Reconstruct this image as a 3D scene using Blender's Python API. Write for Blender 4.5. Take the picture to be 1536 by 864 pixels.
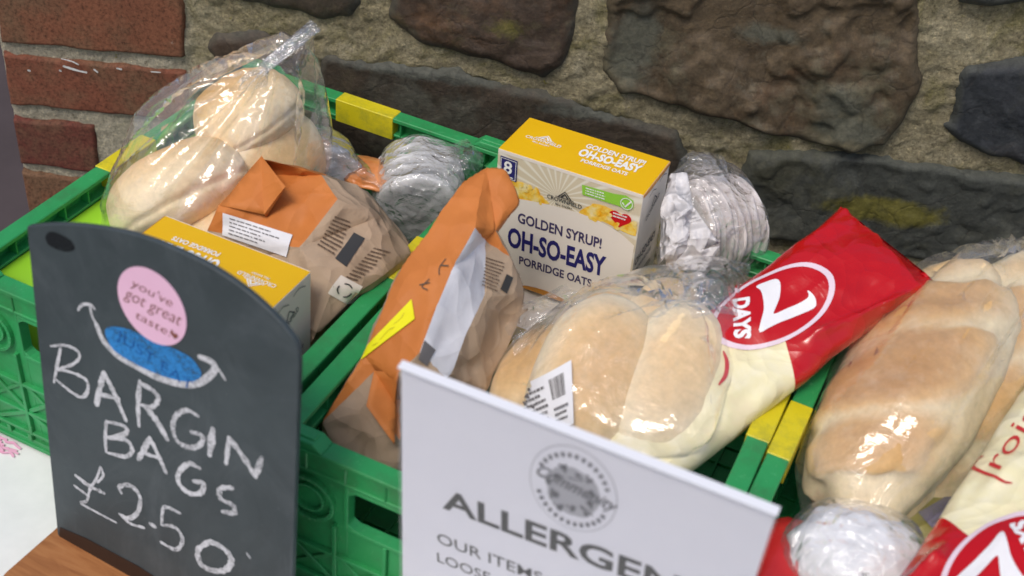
import bpy, bmesh, math, random
import numpy as np
from math import sin, cos, pi, radians, sqrt, atan2
from mathutils import Vector, Matrix, noise
from mathutils.bvhtree import BVHTree

random.seed(7)
for o in list(bpy.data.objects): bpy.data.objects.remove(o)
SC = bpy.context.scene
COL = SC.collection

# measured layout of the place, in metres
D = {'K': {'bg_l': (0.0545, -0.2832, 0.17),
       'bg_n1': (0.158, -0.1297, 0.315),
       'bg_n2': (0.1576, -0.1234, 0.29),
       'bg_n3': (0.1449, -0.1042, 0.245),
       'bg_n4': (0.1354, -0.1336, 0.3),
       'bg_r1': (0.1263, -0.0804, 0.2),
       'bg_r2': (0.1255, -0.1131, 0.17),
       'bg_s': (0.0379, -0.2068, 0.235),
       'bg_t1': (0.0832, -0.198, 0.27),
       'bg_t2': (0.1002, -0.1697, 0.285),
       'fl1': (0.0978, -0.1756, 0.285),
       'fl2': (0.1475, -0.142, 0.295),
       'fl3': (0.1583, -0.1201, 0.3),
       'fl4': (0.1497, -0.1116, 0.25),
       'fl5': (0.1307, -0.1387, 0.25),
       'nk0': (0.1276, -0.1737, 0.275),
       'nk1': (0.1466, -0.1789, 0.3),
       'nk2': (0.1675, -0.1383, 0.325)},
 'R2': {'b_1': (0.5576, -0.276, 0.15),
        'b_2': (0.5774, -0.2249, 0.205),
        'b_3': (0.5593, -0.156, 0.205),
        'b_4': (0.5165, -0.1187, 0.205),
        'b_5': (0.4107, -0.2747, 0.14),
        'b_6': (0.483, -0.1223, 0.19),
        'b_7': (0.5088, -0.2332, 0.1),
        'b_8': (0.4303, -0.2277, 0.1),
        'b_9': (0.5826, -0.285, 0.195),
        'd1': (0.4826, -0.2593, 0.18),
        'd1a': (0.4862, -0.3254, 0.19),
        'd1b': (0.468, -0.2012, 0.19),
        'd2': (0.5338, -0.2325, 0.18),
        'd2a': (0.5397, -0.2972, 0.18),
        'd2b': (0.5244, -0.1523, 0.18),
        'e1': (0.4543, -0.2015, 0.155),
        'e1a': (0.4321, -0.2819, 0.16),
        'e1b': (0.4777, -0.102, 0.16),
        'f1': (0.4352, -0.2504, 0.15),
        'f1a': (0.4292, -0.2967, 0.15),
        'f1b': (0.4351, -0.1856, 0.15),
        'h1': (0.4989, -0.1422, 0.165),
        'm11': (0.4811, -0.1441, 0.205),
        'm12': (0.5115, -0.132, 0.225),
        'm13': (0.5526, -0.1059, 0.215),
        'm21': (0.4946, -0.1725, 0.215),
        'm22': (0.5329, -0.1684, 0.235),
        'm23': (0.5615, -0.1475, 0.22),
        'm31': (0.5275, -0.206, 0.22),
        'm32': (0.5479, -0.1913, 0.225),
        'm33': (0.5628, -0.1869, 0.222)},
 'R3': {'b_1': (0.6438, -0.2437, 0.16),
        'b_2': (0.643, -0.1936, 0.185),
        'b_3': (0.6548, -0.1316, 0.21),
        'b_4': (0.7036, -0.0274, 0.225),
        'b_5': (0.716, -0.0178, 0.24),
        'b_6': (0.7487, 0.0138, 0.24),
        'b_7': (0.6671, -0.2627, 0.12),
        'b_8': (0.7817, 0.0095, 0.2),
        'b_9': (0.7651, 0.0005, 0.22),
        'la': (0.6754, -0.2491, 0.165),
        'lab': (0.725, -0.0379, 0.2),
        'lb': (0.7112, -0.2228, 0.16),
        'lbb': (0.7697, 0.0268, 0.19),
        'lc': (0.6933, -0.2384, 0.14),
        'lcb': (0.7624, -0.0424, 0.15),
        'lo': (0.6727, -0.2668, 0.17),
        'p1': (0.6715, -0.2283, 0.185),
        'p1b': (0.679, -0.1819, 0.2),
        'p2': (0.701, -0.1302, 0.2),
        'p2b': (0.7134, -0.0575, 0.21),
        'p3': (0.7383, -0.1445, 0.185),
        'p3b': (0.7555, -0.0744, 0.2),
        'p4': (0.6998, -0.1884, 0.175),
        'p4b': (0.7253, -0.1031, 0.18),
        'p5': (0.727, -0.044, 0.21),
        'p5b': (0.7409, 0.0352, 0.215),
        'p6': (0.6881, -0.2453, 0.165),
        'p6b': (0.7224, -0.2082, 0.17),
        'p7': (0.7528, -0.0561, 0.185),
        'p7b': (0.7722, 0.0284, 0.19),
        'tp': (0.7393, 0.0035, 0.2)},
 'ST': {'a0': (0.1013, -0.0661, 0.14),
        'a0b': (0.8513, -0.6661, 0.24000000000000002),
        'a1': (0.2, -0.0451, 0.14),
        'a1b': (0.65, -0.8951, 0.04000000000000001),
        'a2': (0, 0, 0),
        'a2b': (0.62, 0.78, -0.05),
        'c0': (0.137, -0.0865, 0.145),
        'c1': (0.2242, -0.0515, 0.135),
        'c2': (0.4981, -0.0212, 0.18),
        'f0': [(0.1175, -0.1017, 0.15), (0.1684, -0.0661, 0.14), (0.1579, -0.0611, 0.15)],
        'f1': [(0.2446, -0.0101, 0.165), (0.2642, -0.0042, 0.15), (0.2717, -0.0153, 0.17), (0.1876, -0.0734, 0.13)],
        'f2': [(0.4728, -0.0724, 0.16), (0.4511, -0.0144, 0.215), (0.4702, -0.0003, 0.235), (0.5009, 0.0157, 0.225), (0.5351, -0.0043, 0.2), (0.5478, -0.0248, 0.16)],
        'foil': (0.7038, -0.2997, 0.145),
        'foil_x': [(0.6627, -0.3181, 0.15), (0.6659, -0.3173, 0.165), (0.7293, -0.2604, 0.165), (0.7362, -0.2913, 0.17), (0.7165, -0.2458, 0.15)],
        'lime': [(-0.0323, -0.3123, 0.1)],
        'lime_box': ((0.0125, -0.385, 0.012), (0.055, -0.09, 0.156)),
        'olabel': [(0.7298, -0.2208, 0.14), (0.7464, -0.1886, 0.14), (0.755, -0.2039, 0.14), (0.7429, -0.2312, 0.14)],
        'olive': (0.7475, -0.2069, 0.118),
        'ow': [(0.1875, -0.0715, 0.15)],
        'red': (0.6589, -0.3248, 0.13),
        't0': [[(0.1106, -0.0568, 0.155), (0.1374, -0.0638, 0.165), (0.1631, -0.0576, 0.15)], [(0.1395, -0.0901, 0.17), (0.1673, -0.0945, 0.175), (0.194, -0.0853, 0.16)],
               [(0.1605, -0.1006, 0.165), (0.1787, -0.0954, 0.16), (0.2098, -0.0937, 0.15)]],
        't1': [[(0.2376, -0.0105, 0.165), (0.2541, -0.0168, 0.18), (0.2718, -0.0205, 0.175)], [(0.2448, -0.0309, 0.165), (0.2726, -0.0468, 0.185), (0.28, -0.0276, 0.17)],
               [(0.2506, -0.0478, 0.16), (0.2758, -0.0582, 0.175), (0.2808, -0.0358, 0.16)]],
        't2': [[(0.4569, -0.0236, 0.225), (0.4601, -0.0266, 0.24), (0.4675, -0.0158, 0.245)], [(0.4772, -0.0278, 0.232), (0.4794, -0.0347, 0.248), (0.4808, -0.0176, 0.248)],
               [(0.5016, -0.0151, 0.225), (0.5031, -0.0112, 0.235), (0.4922, -0.0051, 0.24)]],
        'wrap': [[(0.4636, -0.0585, 0.244), (0.4773, -0.0603, 0.25), (0.4946, -0.0936, 0.244), (0.487, -0.1088, 0.237)],
                 [(0.487, -0.1088, 0.237), (0.4946, -0.0936, 0.244), (0.5225, -0.0993, 0.222), (0.511, -0.1094, 0.217), (0.4998, -0.1086, 0.214)],
                 [(0.4636, -0.0585, 0.244), (0.487, -0.1088, 0.237), (0.4866, -0.1198, 0.207), (0.4829, -0.1205, 0.197), (0.4733, -0.0899, 0.227)],
                 [(0.487, -0.1088, 0.237), (0.4998, -0.1086, 0.214), (0.4866, -0.1198, 0.207)],
                 [(0.4866, -0.1198, 0.207), (0.4998, -0.1086, 0.214), (0.511, -0.1094, 0.217), (0.5243, -0.1013, 0.222), (0.5204, -0.1116, 0.202), (0.4892, -0.1162, 0.192)]]},
 'bagL': {'a': (0.1724, -0.2243, 0.245),
          'b': (0.2161, -0.2073, 0.235),
          'c': (0.2405, -0.2232, 0.228),
          'd': (0.2365, -0.1838, 0.215),
          'e': (0.2667, -0.2099, 0.212),
          'f1': (0.2104, -0.2428, 0.235),
          'f2': (0.1978, -0.2574, 0.215),
          'f3': (0.1619, -0.2673, 0.218),
          'g1': (0.1567, -0.2786, 0.2),
          'h': (0.2959, -0.2018, 0.185),
          'i': (0.2872, -0.2636, 0.185),
          'k': (0.2748, -0.2827, 0.196),
          'l': (0.2698, -0.3038, 0.155),
          'm': (0.2338, -0.266, 0.206),
          'n': (0.244, -0.2959, 0.165),
          'o': (0.1649, -0.283, 0.17),
          'p': (0.1751, -0.2152, 0.225),
          'u': (0.1317, -0.2647, 0.13),
          'v': (0.2285, -0.291, 0.09),
          'w': (0.2742, -0.1715, 0.09)},
 'bagL_label': [(0.1633, -0.2647, 0.211), (0.2237, -0.2603, 0.2112), (0.2263, -0.2745, 0.1995), (0.1693, -0.2779, 0.1999)],
 'bagL_rec': [(0.2735, -0.2686, 0.1975), (0.2875, -0.2591, 0.1854), (0.2881, -0.2823, 0.1816), (0.2737, -0.2905, 0.1943)],
 'bagL_text': [(0.2456, -0.2338, 0.223), (0.2578, -0.225, 0.2159), (0.2651, -0.2615, 0.2057), (0.2479, -0.2688, 0.2164)],
 'bagL_text2': [(0.2777, -0.2253, 0.1993), (0.288, -0.2135, 0.191), (0.284, -0.2609, 0.1885), (0.2762, -0.2681, 0.195)],
 'bagL_window': [(0.2623, -0.2324, 0.2118), (0.2707, -0.2283, 0.2066), (0.2731, -0.2607, 0.2003), (0.2639, -0.263, 0.2063)],
 'bagR': {'a': (0.3543, -0.1952, 0.285),
          'b': (0.367, -0.1878, 0.285),
          'c': (0.3808, -0.1975, 0.278),
          'd': (0.3866, -0.2009, 0.27),
          'e': (0.3795, -0.2236, 0.255),
          'f': (0.3727, -0.2463, 0.268),
          'l1': (0.341, -0.2099, 0.275),
          'l2': (0.3395, -0.2459, 0.262),
          'l3': (0.3345, -0.2843, 0.24),
          'l4': (0.3334, -0.3357, 0.195),
          'l5': (0.3234, -0.3781, 0.155),
          'm1': (0.3535, -0.3799, 0.12),
          'm2': (0.3244, -0.3755, 0.115),
          'm3': (0.3831, -0.3649, 0.13),
          'm4': (0.3826, -0.3585, 0.08),
          'q1': (0.3461, -0.339, 0.188),
          'q2': (0.3523, -0.3563, 0.172),
          'q3': (0.3811, -0.3631, 0.155),
          'q4': (0.3656, -0.3366, 0.165),
          'r1': (0.3711, -0.2745, 0.25),
          'r2': (0.3745, -0.3045, 0.235),
          'r3': (0.3778, -0.3331, 0.215),
          'r4': (0.3683, -0.3457, 0.2),
          's1': (0.373, -0.2267, 0.245),
          's2': (0.3887, -0.2559, 0.22),
          's3': (0.3916, -0.2917, 0.205),
          's4': (0.3943, -0.323, 0.19),
          't1': (0.3934, -0.2228, 0.235),
          't2': (0.4062, -0.2231, 0.205),
          't3': (0.4078, -0.2293, 0.18),
          't4': (0.408, -0.2825, 0.15),
          't5': (0.3941, -0.2759, 0.1)},
 'bagR_grey': [(0.3768, -0.3246, 0.2195), (0.3836, -0.3194, 0.2095), (0.3839, -0.3332, 0.2045), (0.3789, -0.3375, 0.2116)],
 'bagR_label': [(0.3533, -0.3026, 0.2316), (0.3625, -0.3141, 0.2253), (0.3335, -0.3395, 0.1917), (0.3336, -0.3306, 0.1995)],
 'bagR_markq': [(0.351, -0.2779, 0.25), (0.3664, -0.2663, 0.255), (0.3761, -0.293, 0.24), (0.353, -0.3001, 0.235)],
 'bagR_marks': [[(0.75, 0.1), (0.6, 0.3), (0.65, 0.5)], [(0.6, 0.25), (0.9, 0.3)], [(0.35, 0.6), (0.2, 0.8), (0.4, 0.9)], [(0.1, 0.75), (0.4, 0.7)]],
 'bagR_text': [(0.3782, -0.2344, 0.2366), (0.3898, -0.2201, 0.226), (0.3955, -0.2422, 0.2132), (0.3853, -0.2525, 0.2231)],
 'bagR_win': [(0.3935, -0.2252, 0.2201), (0.3976, -0.2217, 0.2159), (0.3994, -0.2354, 0.2102), (0.3949, -0.2382, 0.2149)],
 'bf': {'arc': [(-0.064, 0.083), (-0.0489, 0.0921), (-0.0271, 0.0965), (0.0029, 0.1004), (0.0284, 0.1004), (0.0499, 0.0967), (0.0639, 0.0878), (0.0675, 0.0675), (0.0691, 0.0126),
                (-0.0128, -0.0789), (-0.0548, -0.069)],
        'badge': [(-0.0629, 0.131), (-0.0468, 0.1306), (-0.0466, 0.1094), (-0.0617, 0.1106)],
        'check': [(0.0497, 0.1227), (0.0526, 0.1206), (0.0564, 0.1292), (0.053, 0.1239)],
        'eight': [(-0.0593, 0.1156), (-0.0514, 0.1156), (-0.0594, 0.1277)],
        'eightsub': [(-0.0577, 0.1115), (-0.0489, 0.1113), (-0.0576, 0.1134)],
        'g1': [(-0.064, 0.101), (-0.0414, 0.1114), (-0.0189, 0.1019), (-0.0164, 0.098), (-0.0379, 0.0937), (-0.063, 0.0858)],
        'g2': [(0.0125, 0.1004), (0.0269, 0.1139), (0.0437, 0.1131), (0.0663, 0.1053), (0.0705, 0.0975), (0.0584, 0.0952), (0.037, 0.0989), (0.0222, 0.0993)],
        'green': [(0.0127, 0.1283), (0.0416, 0.1296), (0.0516, 0.1316), (0.0585, 0.1289), (0.0594, 0.1223), (0.0554, 0.1179), (0.047, 0.1194), (0.0141, 0.119)],
        'heart': [(0.0509, 0.1013), (0.0495, 0.1129), (0.0397, 0.1116), (0.059, 0.1142)],
        'logo': [(-0.0169, 0.1038), (0.0147, 0.1057), (-0.0082, 0.1155), (0.0059, 0.1132), (-0.0017, 0.114)],
        'orange': [(-0.0267, -0.0002), (-0.0127, 0.0042), (0.0034, 0.0025), (-0.0005, -0.0039), (-0.0187, -0.0076)],
        't1': [(-0.0423, 0.069), (0.0358, 0.0728), (-0.0425, 0.08)],
        't2': [(-0.0495, 0.0413), (0.0415, 0.0461), (-0.0509, 0.0621)],
        't3': [(-0.0379, 0.0266), (0.031, 0.0289), (-0.0377, 0.0357)]},
 'blue': [(0.0627, 0.2604), (0.0693, 0.2662), (0.0839, 0.2706), (0.0999, 0.2708), (0.1191, 0.2723), (0.1329, 0.2714), (0.1403, 0.2647), (0.1389, 0.2578), (0.1291, 0.2508),
          (0.1114, 0.246), (0.0898, 0.2444), (0.0717, 0.2463), (0.0647, 0.2519)],
 'board_frame': [(0.154, -0.4838, 0.0), (0.9986, -0.0533, 0.0), (0.0046, 0.0869, 0.9962), (-0.0531, -0.9948, 0.087)],
 'board_outline': [(-0.0007, 0.0385), (0.0005, 0.3133), (0.0212, 0.3232), (0.0468, 0.333), (0.074, 0.3407), (0.1001, 0.3453), (0.1254, 0.3464), (0.1501, 0.3452), (0.1743, 0.3398),
                   (0.1936, 0.3314), (0.2057, 0.3231), (0.2112, 0.316), (0.2126, 0.3055), (0.2144, 0.1275), (0.2147, 0.0775)],
 'box1': ((0.3939, -0.0731, 0.1099), (0.0129, -0.0259, -0.0203)),
 'box2': ((0.2009, -0.3348, 0.085), (-0.0128, 0.0074, 0.0108)),
 'bricks': {'b1': [(-0.2765, 0.2304), (-0.0886, 0.2472), (-0.084, 0.2206), (-0.0866, 0.1591), (-0.1806, 0.1573), (-0.2787, 0.1535)],
            'b2': [(-0.2791, 0.138), (-0.1825, 0.1416), (-0.0864, 0.1437), (-0.0878, 0.0857), (-0.1428, 0.0822), (-0.2259, 0.0806), (-0.2811, 0.0787)],
            'b3': [(-0.2814, 0.0588), (-0.2358, 0.0618), (-0.1935, 0.0627), (-0.1948, 0.0023), (-0.2439, 0.004), (-0.2812, 0.0049)],
            'b4': [(-0.2821, -0.0103), (-0.238, -0.0075), (-0.1887, -0.0093), (-0.1911, -0.0779), (-0.2482, -0.0817), (-0.281, -0.0723)]},
 'bs': {'logo': [(-0.0107, 0.0956), (0.0234, 0.0895), (0.0027, 0.0946)], 't': [(-0.0256, 0.0676), (0.0148, 0.0452), (-0.0281, 0.0753)]},
 'bt': {'logo': [(-0.0538, -0.0045), (-0.021, -0.0023), (-0.0403, 0.0063), (-0.0329, 0.0044)],
        't1': [(-0.0039, 0.0089), (0.0496, 0.0127), (-0.0061, 0.0171)],
        't2': [(-0.0045, -0.0064), (0.0504, -0.0009), (-0.007, 0.0048)],
        't3': [(0.0017, -0.013), (0.0432, -0.012), (0.0008, -0.009)]},
 'cam': ([[0.8974664247587212, -0.3330846489278288, 0.2891515745753836], [0.4318199644077905, 0.5298504645531683, -0.729924656078726],
          [0.08991960169870154, 0.7799442940758121, 0.6193556033240759]],
         [0.6737581189683508, -0.9191288967428253, 0.7974034032500263], 1858.4711678127674),
 'chalk': [(0.00167, [(0.0124, 0.2236), (0.0255, 0.2305), (0.0363, 0.2313), (0.0377, 0.2257), (0.03, 0.2161), (0.0153, 0.2052)]),
           (0.002, [(0.0212, 0.2259), (0.0165, 0.2088), (0.0121, 0.1922)]),
           (0.002, [(0.0153, 0.2052), (0.0294, 0.2095), (0.0422, 0.2094), (0.0435, 0.2013), (0.0377, 0.192), (0.0279, 0.1916), (0.0144, 0.1957)]),
           (0.00333, [(0.0592, 0.224), (0.0553, 0.211), (0.0501, 0.1913)]), (0.00333, [(0.0592, 0.224), (0.0666, 0.2111), (0.0761, 0.1913)]),
           (0.00233, [(0.0531, 0.2024), (0.0713, 0.2078)]), (0.00266, [(0.09, 0.2319), (0.0875, 0.2104), (0.0874, 0.1922)]),
           (0.00266, [(0.0899, 0.23), (0.1, 0.2296), (0.1053, 0.225), (0.0995, 0.2147), (0.0902, 0.2118)]), (0.004, [(0.0939, 0.2118), (0.1028, 0.2052), (0.1116, 0.1935)]),
           (0.00266,
            [(0.1375, 0.2268), (0.1286, 0.227), (0.1195, 0.2175), (0.1167, 0.2049), (0.1208, 0.1958), (0.1317, 0.1967), (0.1397, 0.204), (0.1408, 0.212), (0.1319, 0.2103)]),
           (0.004, [(0.1497, 0.2222), (0.1468, 0.1984)]), (0.00266, [(0.1626, 0.2217), (0.1602, 0.1981)]), (0.00333, [(0.1626, 0.2217), (0.1741, 0.2113), (0.1839, 0.1999)]),
           (0.003, [(0.1883, 0.219), (0.1839, 0.1999)]), (0.00233, [(0.0582, 0.1809), (0.0564, 0.1654), (0.0563, 0.1521)]),
           (0.00233, [(0.0582, 0.1809), (0.0738, 0.1851), (0.0754, 0.1794), (0.0593, 0.1669)]),
           (0.00266, [(0.0593, 0.1669), (0.0751, 0.1733), (0.0805, 0.1676), (0.0743, 0.1578), (0.0583, 0.1524)]), (0.003, [(0.0965, 0.1867), (0.0903, 0.1717), (0.0852, 0.161)]),
           (0.003, [(0.0965, 0.1867), (0.1025, 0.1763), (0.1096, 0.1624)]), (0.002, [(0.0902, 0.1696), (0.1024, 0.1723)]),
           (0.003, [(0.1387, 0.1825), (0.1296, 0.1814), (0.1209, 0.1687), (0.1207, 0.1587), (0.1292, 0.1547), (0.1392, 0.1604), (0.1415, 0.1704), (0.1331, 0.1676)]),
           (0.003, [(0.1656, 0.1801), (0.156, 0.1739), (0.156, 0.1648), (0.1658, 0.1645), (0.1669, 0.158), (0.1575, 0.1537)]),
           (0.00167, [(0.05, 0.1348), (0.045, 0.1204), (0.0383, 0.1073), (0.0339, 0.0927), (0.0276, 0.0869), (0.0396, 0.0864), (0.0615, 0.0869)]),
           (0.00266, [(0.0251, 0.1127), (0.0372, 0.1097), (0.0516, 0.1106)]), (0.002, [(0.0229, 0.1016), (0.0364, 0.0985)]),
           (0.00167, [(0.05, 0.1348), (0.0519, 0.1276), (0.046, 0.1176)]),
           (0.00266, [(0.0682, 0.12), (0.0665, 0.1249), (0.0768, 0.132), (0.0852, 0.1263), (0.0828, 0.1102), (0.0743, 0.0988), (0.0662, 0.0975)]),
           (0.002, [(0.065, 0.0977), (0.0749, 0.094), (0.0878, 0.0973)]), (0.00266, [(0.0933, 0.1048), (0.0984, 0.1044)]),
           (0.002, [(0.1212, 0.1313), (0.107, 0.1285), (0.1041, 0.1099)]), (0.00233, [(0.1041, 0.1099), (0.117, 0.1146), (0.1226, 0.1061), (0.1165, 0.0929), (0.1027, 0.0919)]),
           (0.00366,
            [(0.1418, 0.1134), (0.136, 0.1035), (0.1386, 0.0921), (0.1493, 0.0922), (0.1606, 0.1002), (0.1651, 0.1128), (0.1587, 0.1195), (0.1475, 0.119), (0.141, 0.1121)]),
           (0.00133, [(0.1781, 0.1272), (0.1808, 0.1238)]), (0.00133, [(0.1896, 0.1334), (0.1939, 0.1327)])],
 'film_m': [[(0.3904, -0.2284, 0.175), (0.4066, -0.2107, 0.19), (0.4308, -0.1905, 0.2)], [(0.4119, -0.2567, 0.185), (0.4255, -0.2415, 0.2), (0.4544, -0.2072, 0.205)],
            [(0.422, -0.2639, 0.175), (0.4367, -0.239, 0.19), (0.4599, -0.2038, 0.195)]],
 'label2': [(0.4475, -0.3342, 0.205), (0.4737, -0.2843, 0.215), (0.4981, -0.3299, 0.2), (0.4723, -0.3373, 0.18)],
 'letters': [(0, 3), (3, 6), (6, 9), (9, 10), (10, 11), (11, 14), (14, 17), (17, 20), (20, 21), (21, 22), (22, 25), (25, 27), (27, 28), (28, 30), (30, 31), (31, 32), (32, 33)],
 'pack1': [(0.5942, -0.1623, 0.205), (0.8993, -0.4128, -0.1443), (0.4371, 0.8362, 0.3312), (-0.0161, -0.3609, 0.9325)],
 'pack2': [(0.8092, -0.2226, 0.2162), (-0.9495, 0.2405, -0.2013), (-0.2147, -0.9663, -0.1418), (-0.2286, -0.0914, 0.9692)],
 'pack2_edge': [(0.7726, -0.1438, 0.215), (0.7347, -0.3142, 0.19), (-0.9495, 0.2405, -0.2013), (-0.2147, -0.9663, -0.1418), (-0.2286, -0.0914, 0.9692)],
 'pk2_oval': [(0.0301, 0.1183), (0.0314, 0.1018), (0.0261, 0.0839), (0.0146, 0.071), (0.0062, 0.0674)],
 'pk_bound': [(-0.0076, -0.044), (0.0018, -0.0158), (0.0138, 0.0066), (0.0276, 0.005), (0.0407, -0.0057)],
 'pk_corners': [(-0.034, 0.0999), (0.0465, 0.1173), (0.0401, -0.0064), (-0.0431, -0.0135), (0.0257, -0.146)],
 'pk_days': [(-0.0376, -0.0113), (-0.0092, -0.0378), (-0.0315, -0.0014)],
 'pk_oval': [(-0.0346, 0.0376), (-0.0116, 0.0571), (0.0058, 0.0511), (0.016, 0.0357), (0.0173, 0.0134), (0.0115, -0.0117), (-0.0028, -0.0316), (-0.0157, -0.0429),
             (-0.0272, -0.049), (-0.035, -0.0179), (-0.0409, -0.0019), (-0.0419, 0.0201)],
 'pk_red': [(-0.0066, -0.0516), (0.0011, -0.0555), (0.0086, -0.0639), (0.0114, -0.0732)],
 'pk_seam': [(0.0226, 0.008), (0.0405, 0.077), (0.0437, 0.0986), (0.0449, 0.1045)],
 'pk_seven': [(-0.0338, 0.0084), (-0.0318, 0.0174), (-0.0288, 0.0232), (-0.0252, 0.024), (-0.0201, 0.0202), (-0.0136, 0.0125), (-0.0086, 0.0032), (-0.0054, -0.0014),
              (-0.0029, 0.0098), (-0.0002, 0.023), (-0.0002, 0.0296), (-0.0044, 0.0324), (-0.0014, 0.033), (0.0037, 0.0322), (0.0074, 0.0299), (0.0091, 0.0252), (0.0055, 0.01),
              (0.0015, -0.0074), (-0.0007, -0.0209), (-0.007, -0.0134), (-0.0126, -0.0051), (-0.0198, 0.0017), (-0.0282, 0.0073)],
 'scr1': [[(-0.0025, -0.106), (-0.0021, -0.0973), (0.0031, -0.1046), (0.0063, -0.114)], [(0.0012, -0.0951), (0.004, -0.0885), (0.0063, -0.0959), (0.0092, -0.1024)]],
 'scr_line': [(0.0209, 0.0475), (0.0152, -0.089)],
 'script': [[(0.0378, 0.0327), (0.0406, 0.0323), (0.0421, 0.0361), (0.041, 0.0418), (0.0369, 0.0474), (0.0298, 0.051), (0.0215, 0.0539), (0.015, 0.0553), (0.0102, 0.0548)],
            [(0.0161, 0.0476), (0.0173, 0.0506), (0.0229, 0.0454), (0.0228, 0.0407)], [(0.0249, 0.0227), (0.0255, 0.0263), (0.0275, 0.0291), (0.0302, 0.0274), (0.0315, 0.0217)],
            [(0.0241, 0.0414), (0.0277, 0.0388), (0.0281, 0.0326), (0.0224, 0.0341)], [(0.0165, 0.0338), (0.0195, 0.0339), (0.0232, 0.0297), (0.0222, 0.0244), (0.0174, 0.0264)]],
 'sign_corners': [(0.0001, 0.3356), (0.2173, 0.3355), (-0.0, 0.134), (0.2231, 0.2848)],
 'sign_frame': [(0.434, -0.442, 0.0), (0.9999, 0.014, 0.0), (0.0011, -0.0799, 0.9968), (0.014, -0.9967, -0.0799)],
 'sign_logo': [(0.1091, 0.2915), (0.0831, 0.2907), (0.1345, 0.2923), (0.113, 0.326), (0.1049, 0.2544)],
 'sign_shade': [(-0.0007, 0.1882), (0.0531, 0.1789)],
 'sign_text': [(0.0294, 0.226), (0.1649, 0.2338), (0.0345, 0.2473), (0.0263, 0.1881), (0.0903, 0.1932), (0.0267, 0.1654), (0.0465, 0.1663)],
 'slot': [(-0.0007, 0.0385), (0.2163, 0.0366)],
 'slotz': None,
 'smile': [(0.00233, [(0.0399, 0.266), (0.0441, 0.272), (0.051, 0.2751), (0.0545, 0.2732)]), (0.002, [(0.0508, 0.2733), (0.0518, 0.2669), (0.0551, 0.2614)]),
           (0.00533,
            [(0.0551, 0.2614), (0.0609, 0.2501), (0.0734, 0.2436), (0.0897, 0.2425), (0.1077, 0.2424), (0.1255, 0.2469), (0.1378, 0.2537), (0.1464, 0.2632), (0.1515, 0.2726),
             (0.1482, 0.276), (0.1397, 0.2754)]),
           (0.002, [(0.1431, 0.2763), (0.1532, 0.2734), (0.1593, 0.2671)])],
 'smudges': [[(0.0165, 0.3121), (0.0227, 0.3188), (0.0372, 0.3189), (0.041, 0.3134), (0.0326, 0.3079), (0.0197, 0.3068)],
             [(0.0678, 0.3268), (0.0741, 0.3336), (0.0838, 0.3351), (0.085, 0.3261), (0.076, 0.3191), (0.0691, 0.3201)]],
 'sticker': ((0.1026, 0.2973), [(0.0766, 0.2933), (0.1286, 0.3002), (0.0986, 0.3246), (0.1079, 0.2694)]),
 'stones': {'s1': [(-0.0326, 0.2648), (-0.0343, 0.2328), (0.0024, 0.2289), (0.0559, 0.2228), (0.0827, 0.2249), (0.0959, 0.2411), (0.1018, 0.2852)],
            's10': [(0.587, -0.0186), (0.6688, -0.0174), (0.773, -0.0164), (0.9047, -0.0102), (0.9564, -0.1069), (0.6231, -0.1407)],
            's2': [(0.1266, 0.2815), (0.1209, 0.2277), (0.1366, 0.2173), (0.1707, 0.2085), (0.205, 0.1996), (0.2532, 0.191), (0.2842, 0.1875), (0.2994, 0.2032), (0.3074, 0.2376),
                   (0.3079, 0.2769), (0.3054, 0.3076)],
            's3': [(0.3386, 0.2381), (0.3392, 0.2669), (0.3368, 0.3116), (0.6256, 0.3482), (0.6413, 0.2781), (0.6562, 0.2364), (0.6504, 0.1898), (0.6439, 0.1572), (0.6048, 0.1436),
                   (0.5616, 0.1505), (0.519, 0.1557), (0.4839, 0.1588), (0.4337, 0.1692), (0.3946, 0.1779), (0.36, 0.1809), (0.3416, 0.2014)],
            's4': [(0.6982, 0.1887), (0.6918, 0.2412), (0.6972, 0.2552), (0.7292, 0.2668), (0.8065, 0.2857), (0.8588, 0.1488), (0.7888, 0.1519), (0.7518, 0.1596), (0.7146, 0.1688),
                   (0.6928, 0.184)],
            's5': [(0.0529, 0.1808), (0.1105, 0.1809), (0.1992, 0.1852), (0.248, 0.1734), (0.3105, 0.1664), (0.382, 0.1486), (0.4287, 0.139), (0.4439, 0.1125), (0.4431, 0.035),
                   (0.3996, -0.0172), (0.2625, 0.0082), (0.1431, 0.0264), (0.0476, 0.0561)],
            's6': [(0.5082, 0.125), (0.5577, 0.1377), (0.6959, 0.1402), (0.7876, 0.1353), (0.863, 0.1379), (0.9137, 0.0242), (0.8071, 0.0152), (0.7326, 0.0186), (0.6597, 0.0167),
                   (0.5482, 0.0218), (0.5131, 0.0319), (0.505, 0.0961)],
            's7': [(-0.0636, 0.1714), (-0.0522, 0.1895), (-0.0054, 0.2001), (0.0387, 0.197), (0.0432, 0.1688), (0.0274, 0.1395), (-0.0003, 0.149), (-0.0523, 0.1521)],
            's8': [(0.6468, 0.3541), (0.6672, 0.3192), (0.6928, 0.3184), (0.7243, 0.3279), (0.7851, 0.3418), (0.7835, 0.3779)],
            's9': [(-0.0809, -0.0152), (-0.062, 0.049), (-0.0027, 0.0743), (0.0396, 0.0024), (0.2222, -0.0536), (0.223, -0.1845), (-0.0906, -0.1612)]}}

# ------------------------------------------------------------------ camera
M3, CP, FPX = D['cam']
camd = bpy.data.cameras.new('camera'); cam = bpy.data.objects.new('camera', camd); COL.objects.link(cam)
mw = Matrix(M3).to_4x4(); mw.translation = Vector(CP); cam.matrix_world = mw
camd.sensor_width = 36.0; camd.lens = FPX * 36.0 / 1536.0; camd.clip_start = 0.02; camd.clip_end = 200
camd.dof.use_dof = True; camd.dof.focus_distance = 1.13; camd.dof.aperture_fstop = 6.8
SC.camera = cam

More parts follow.
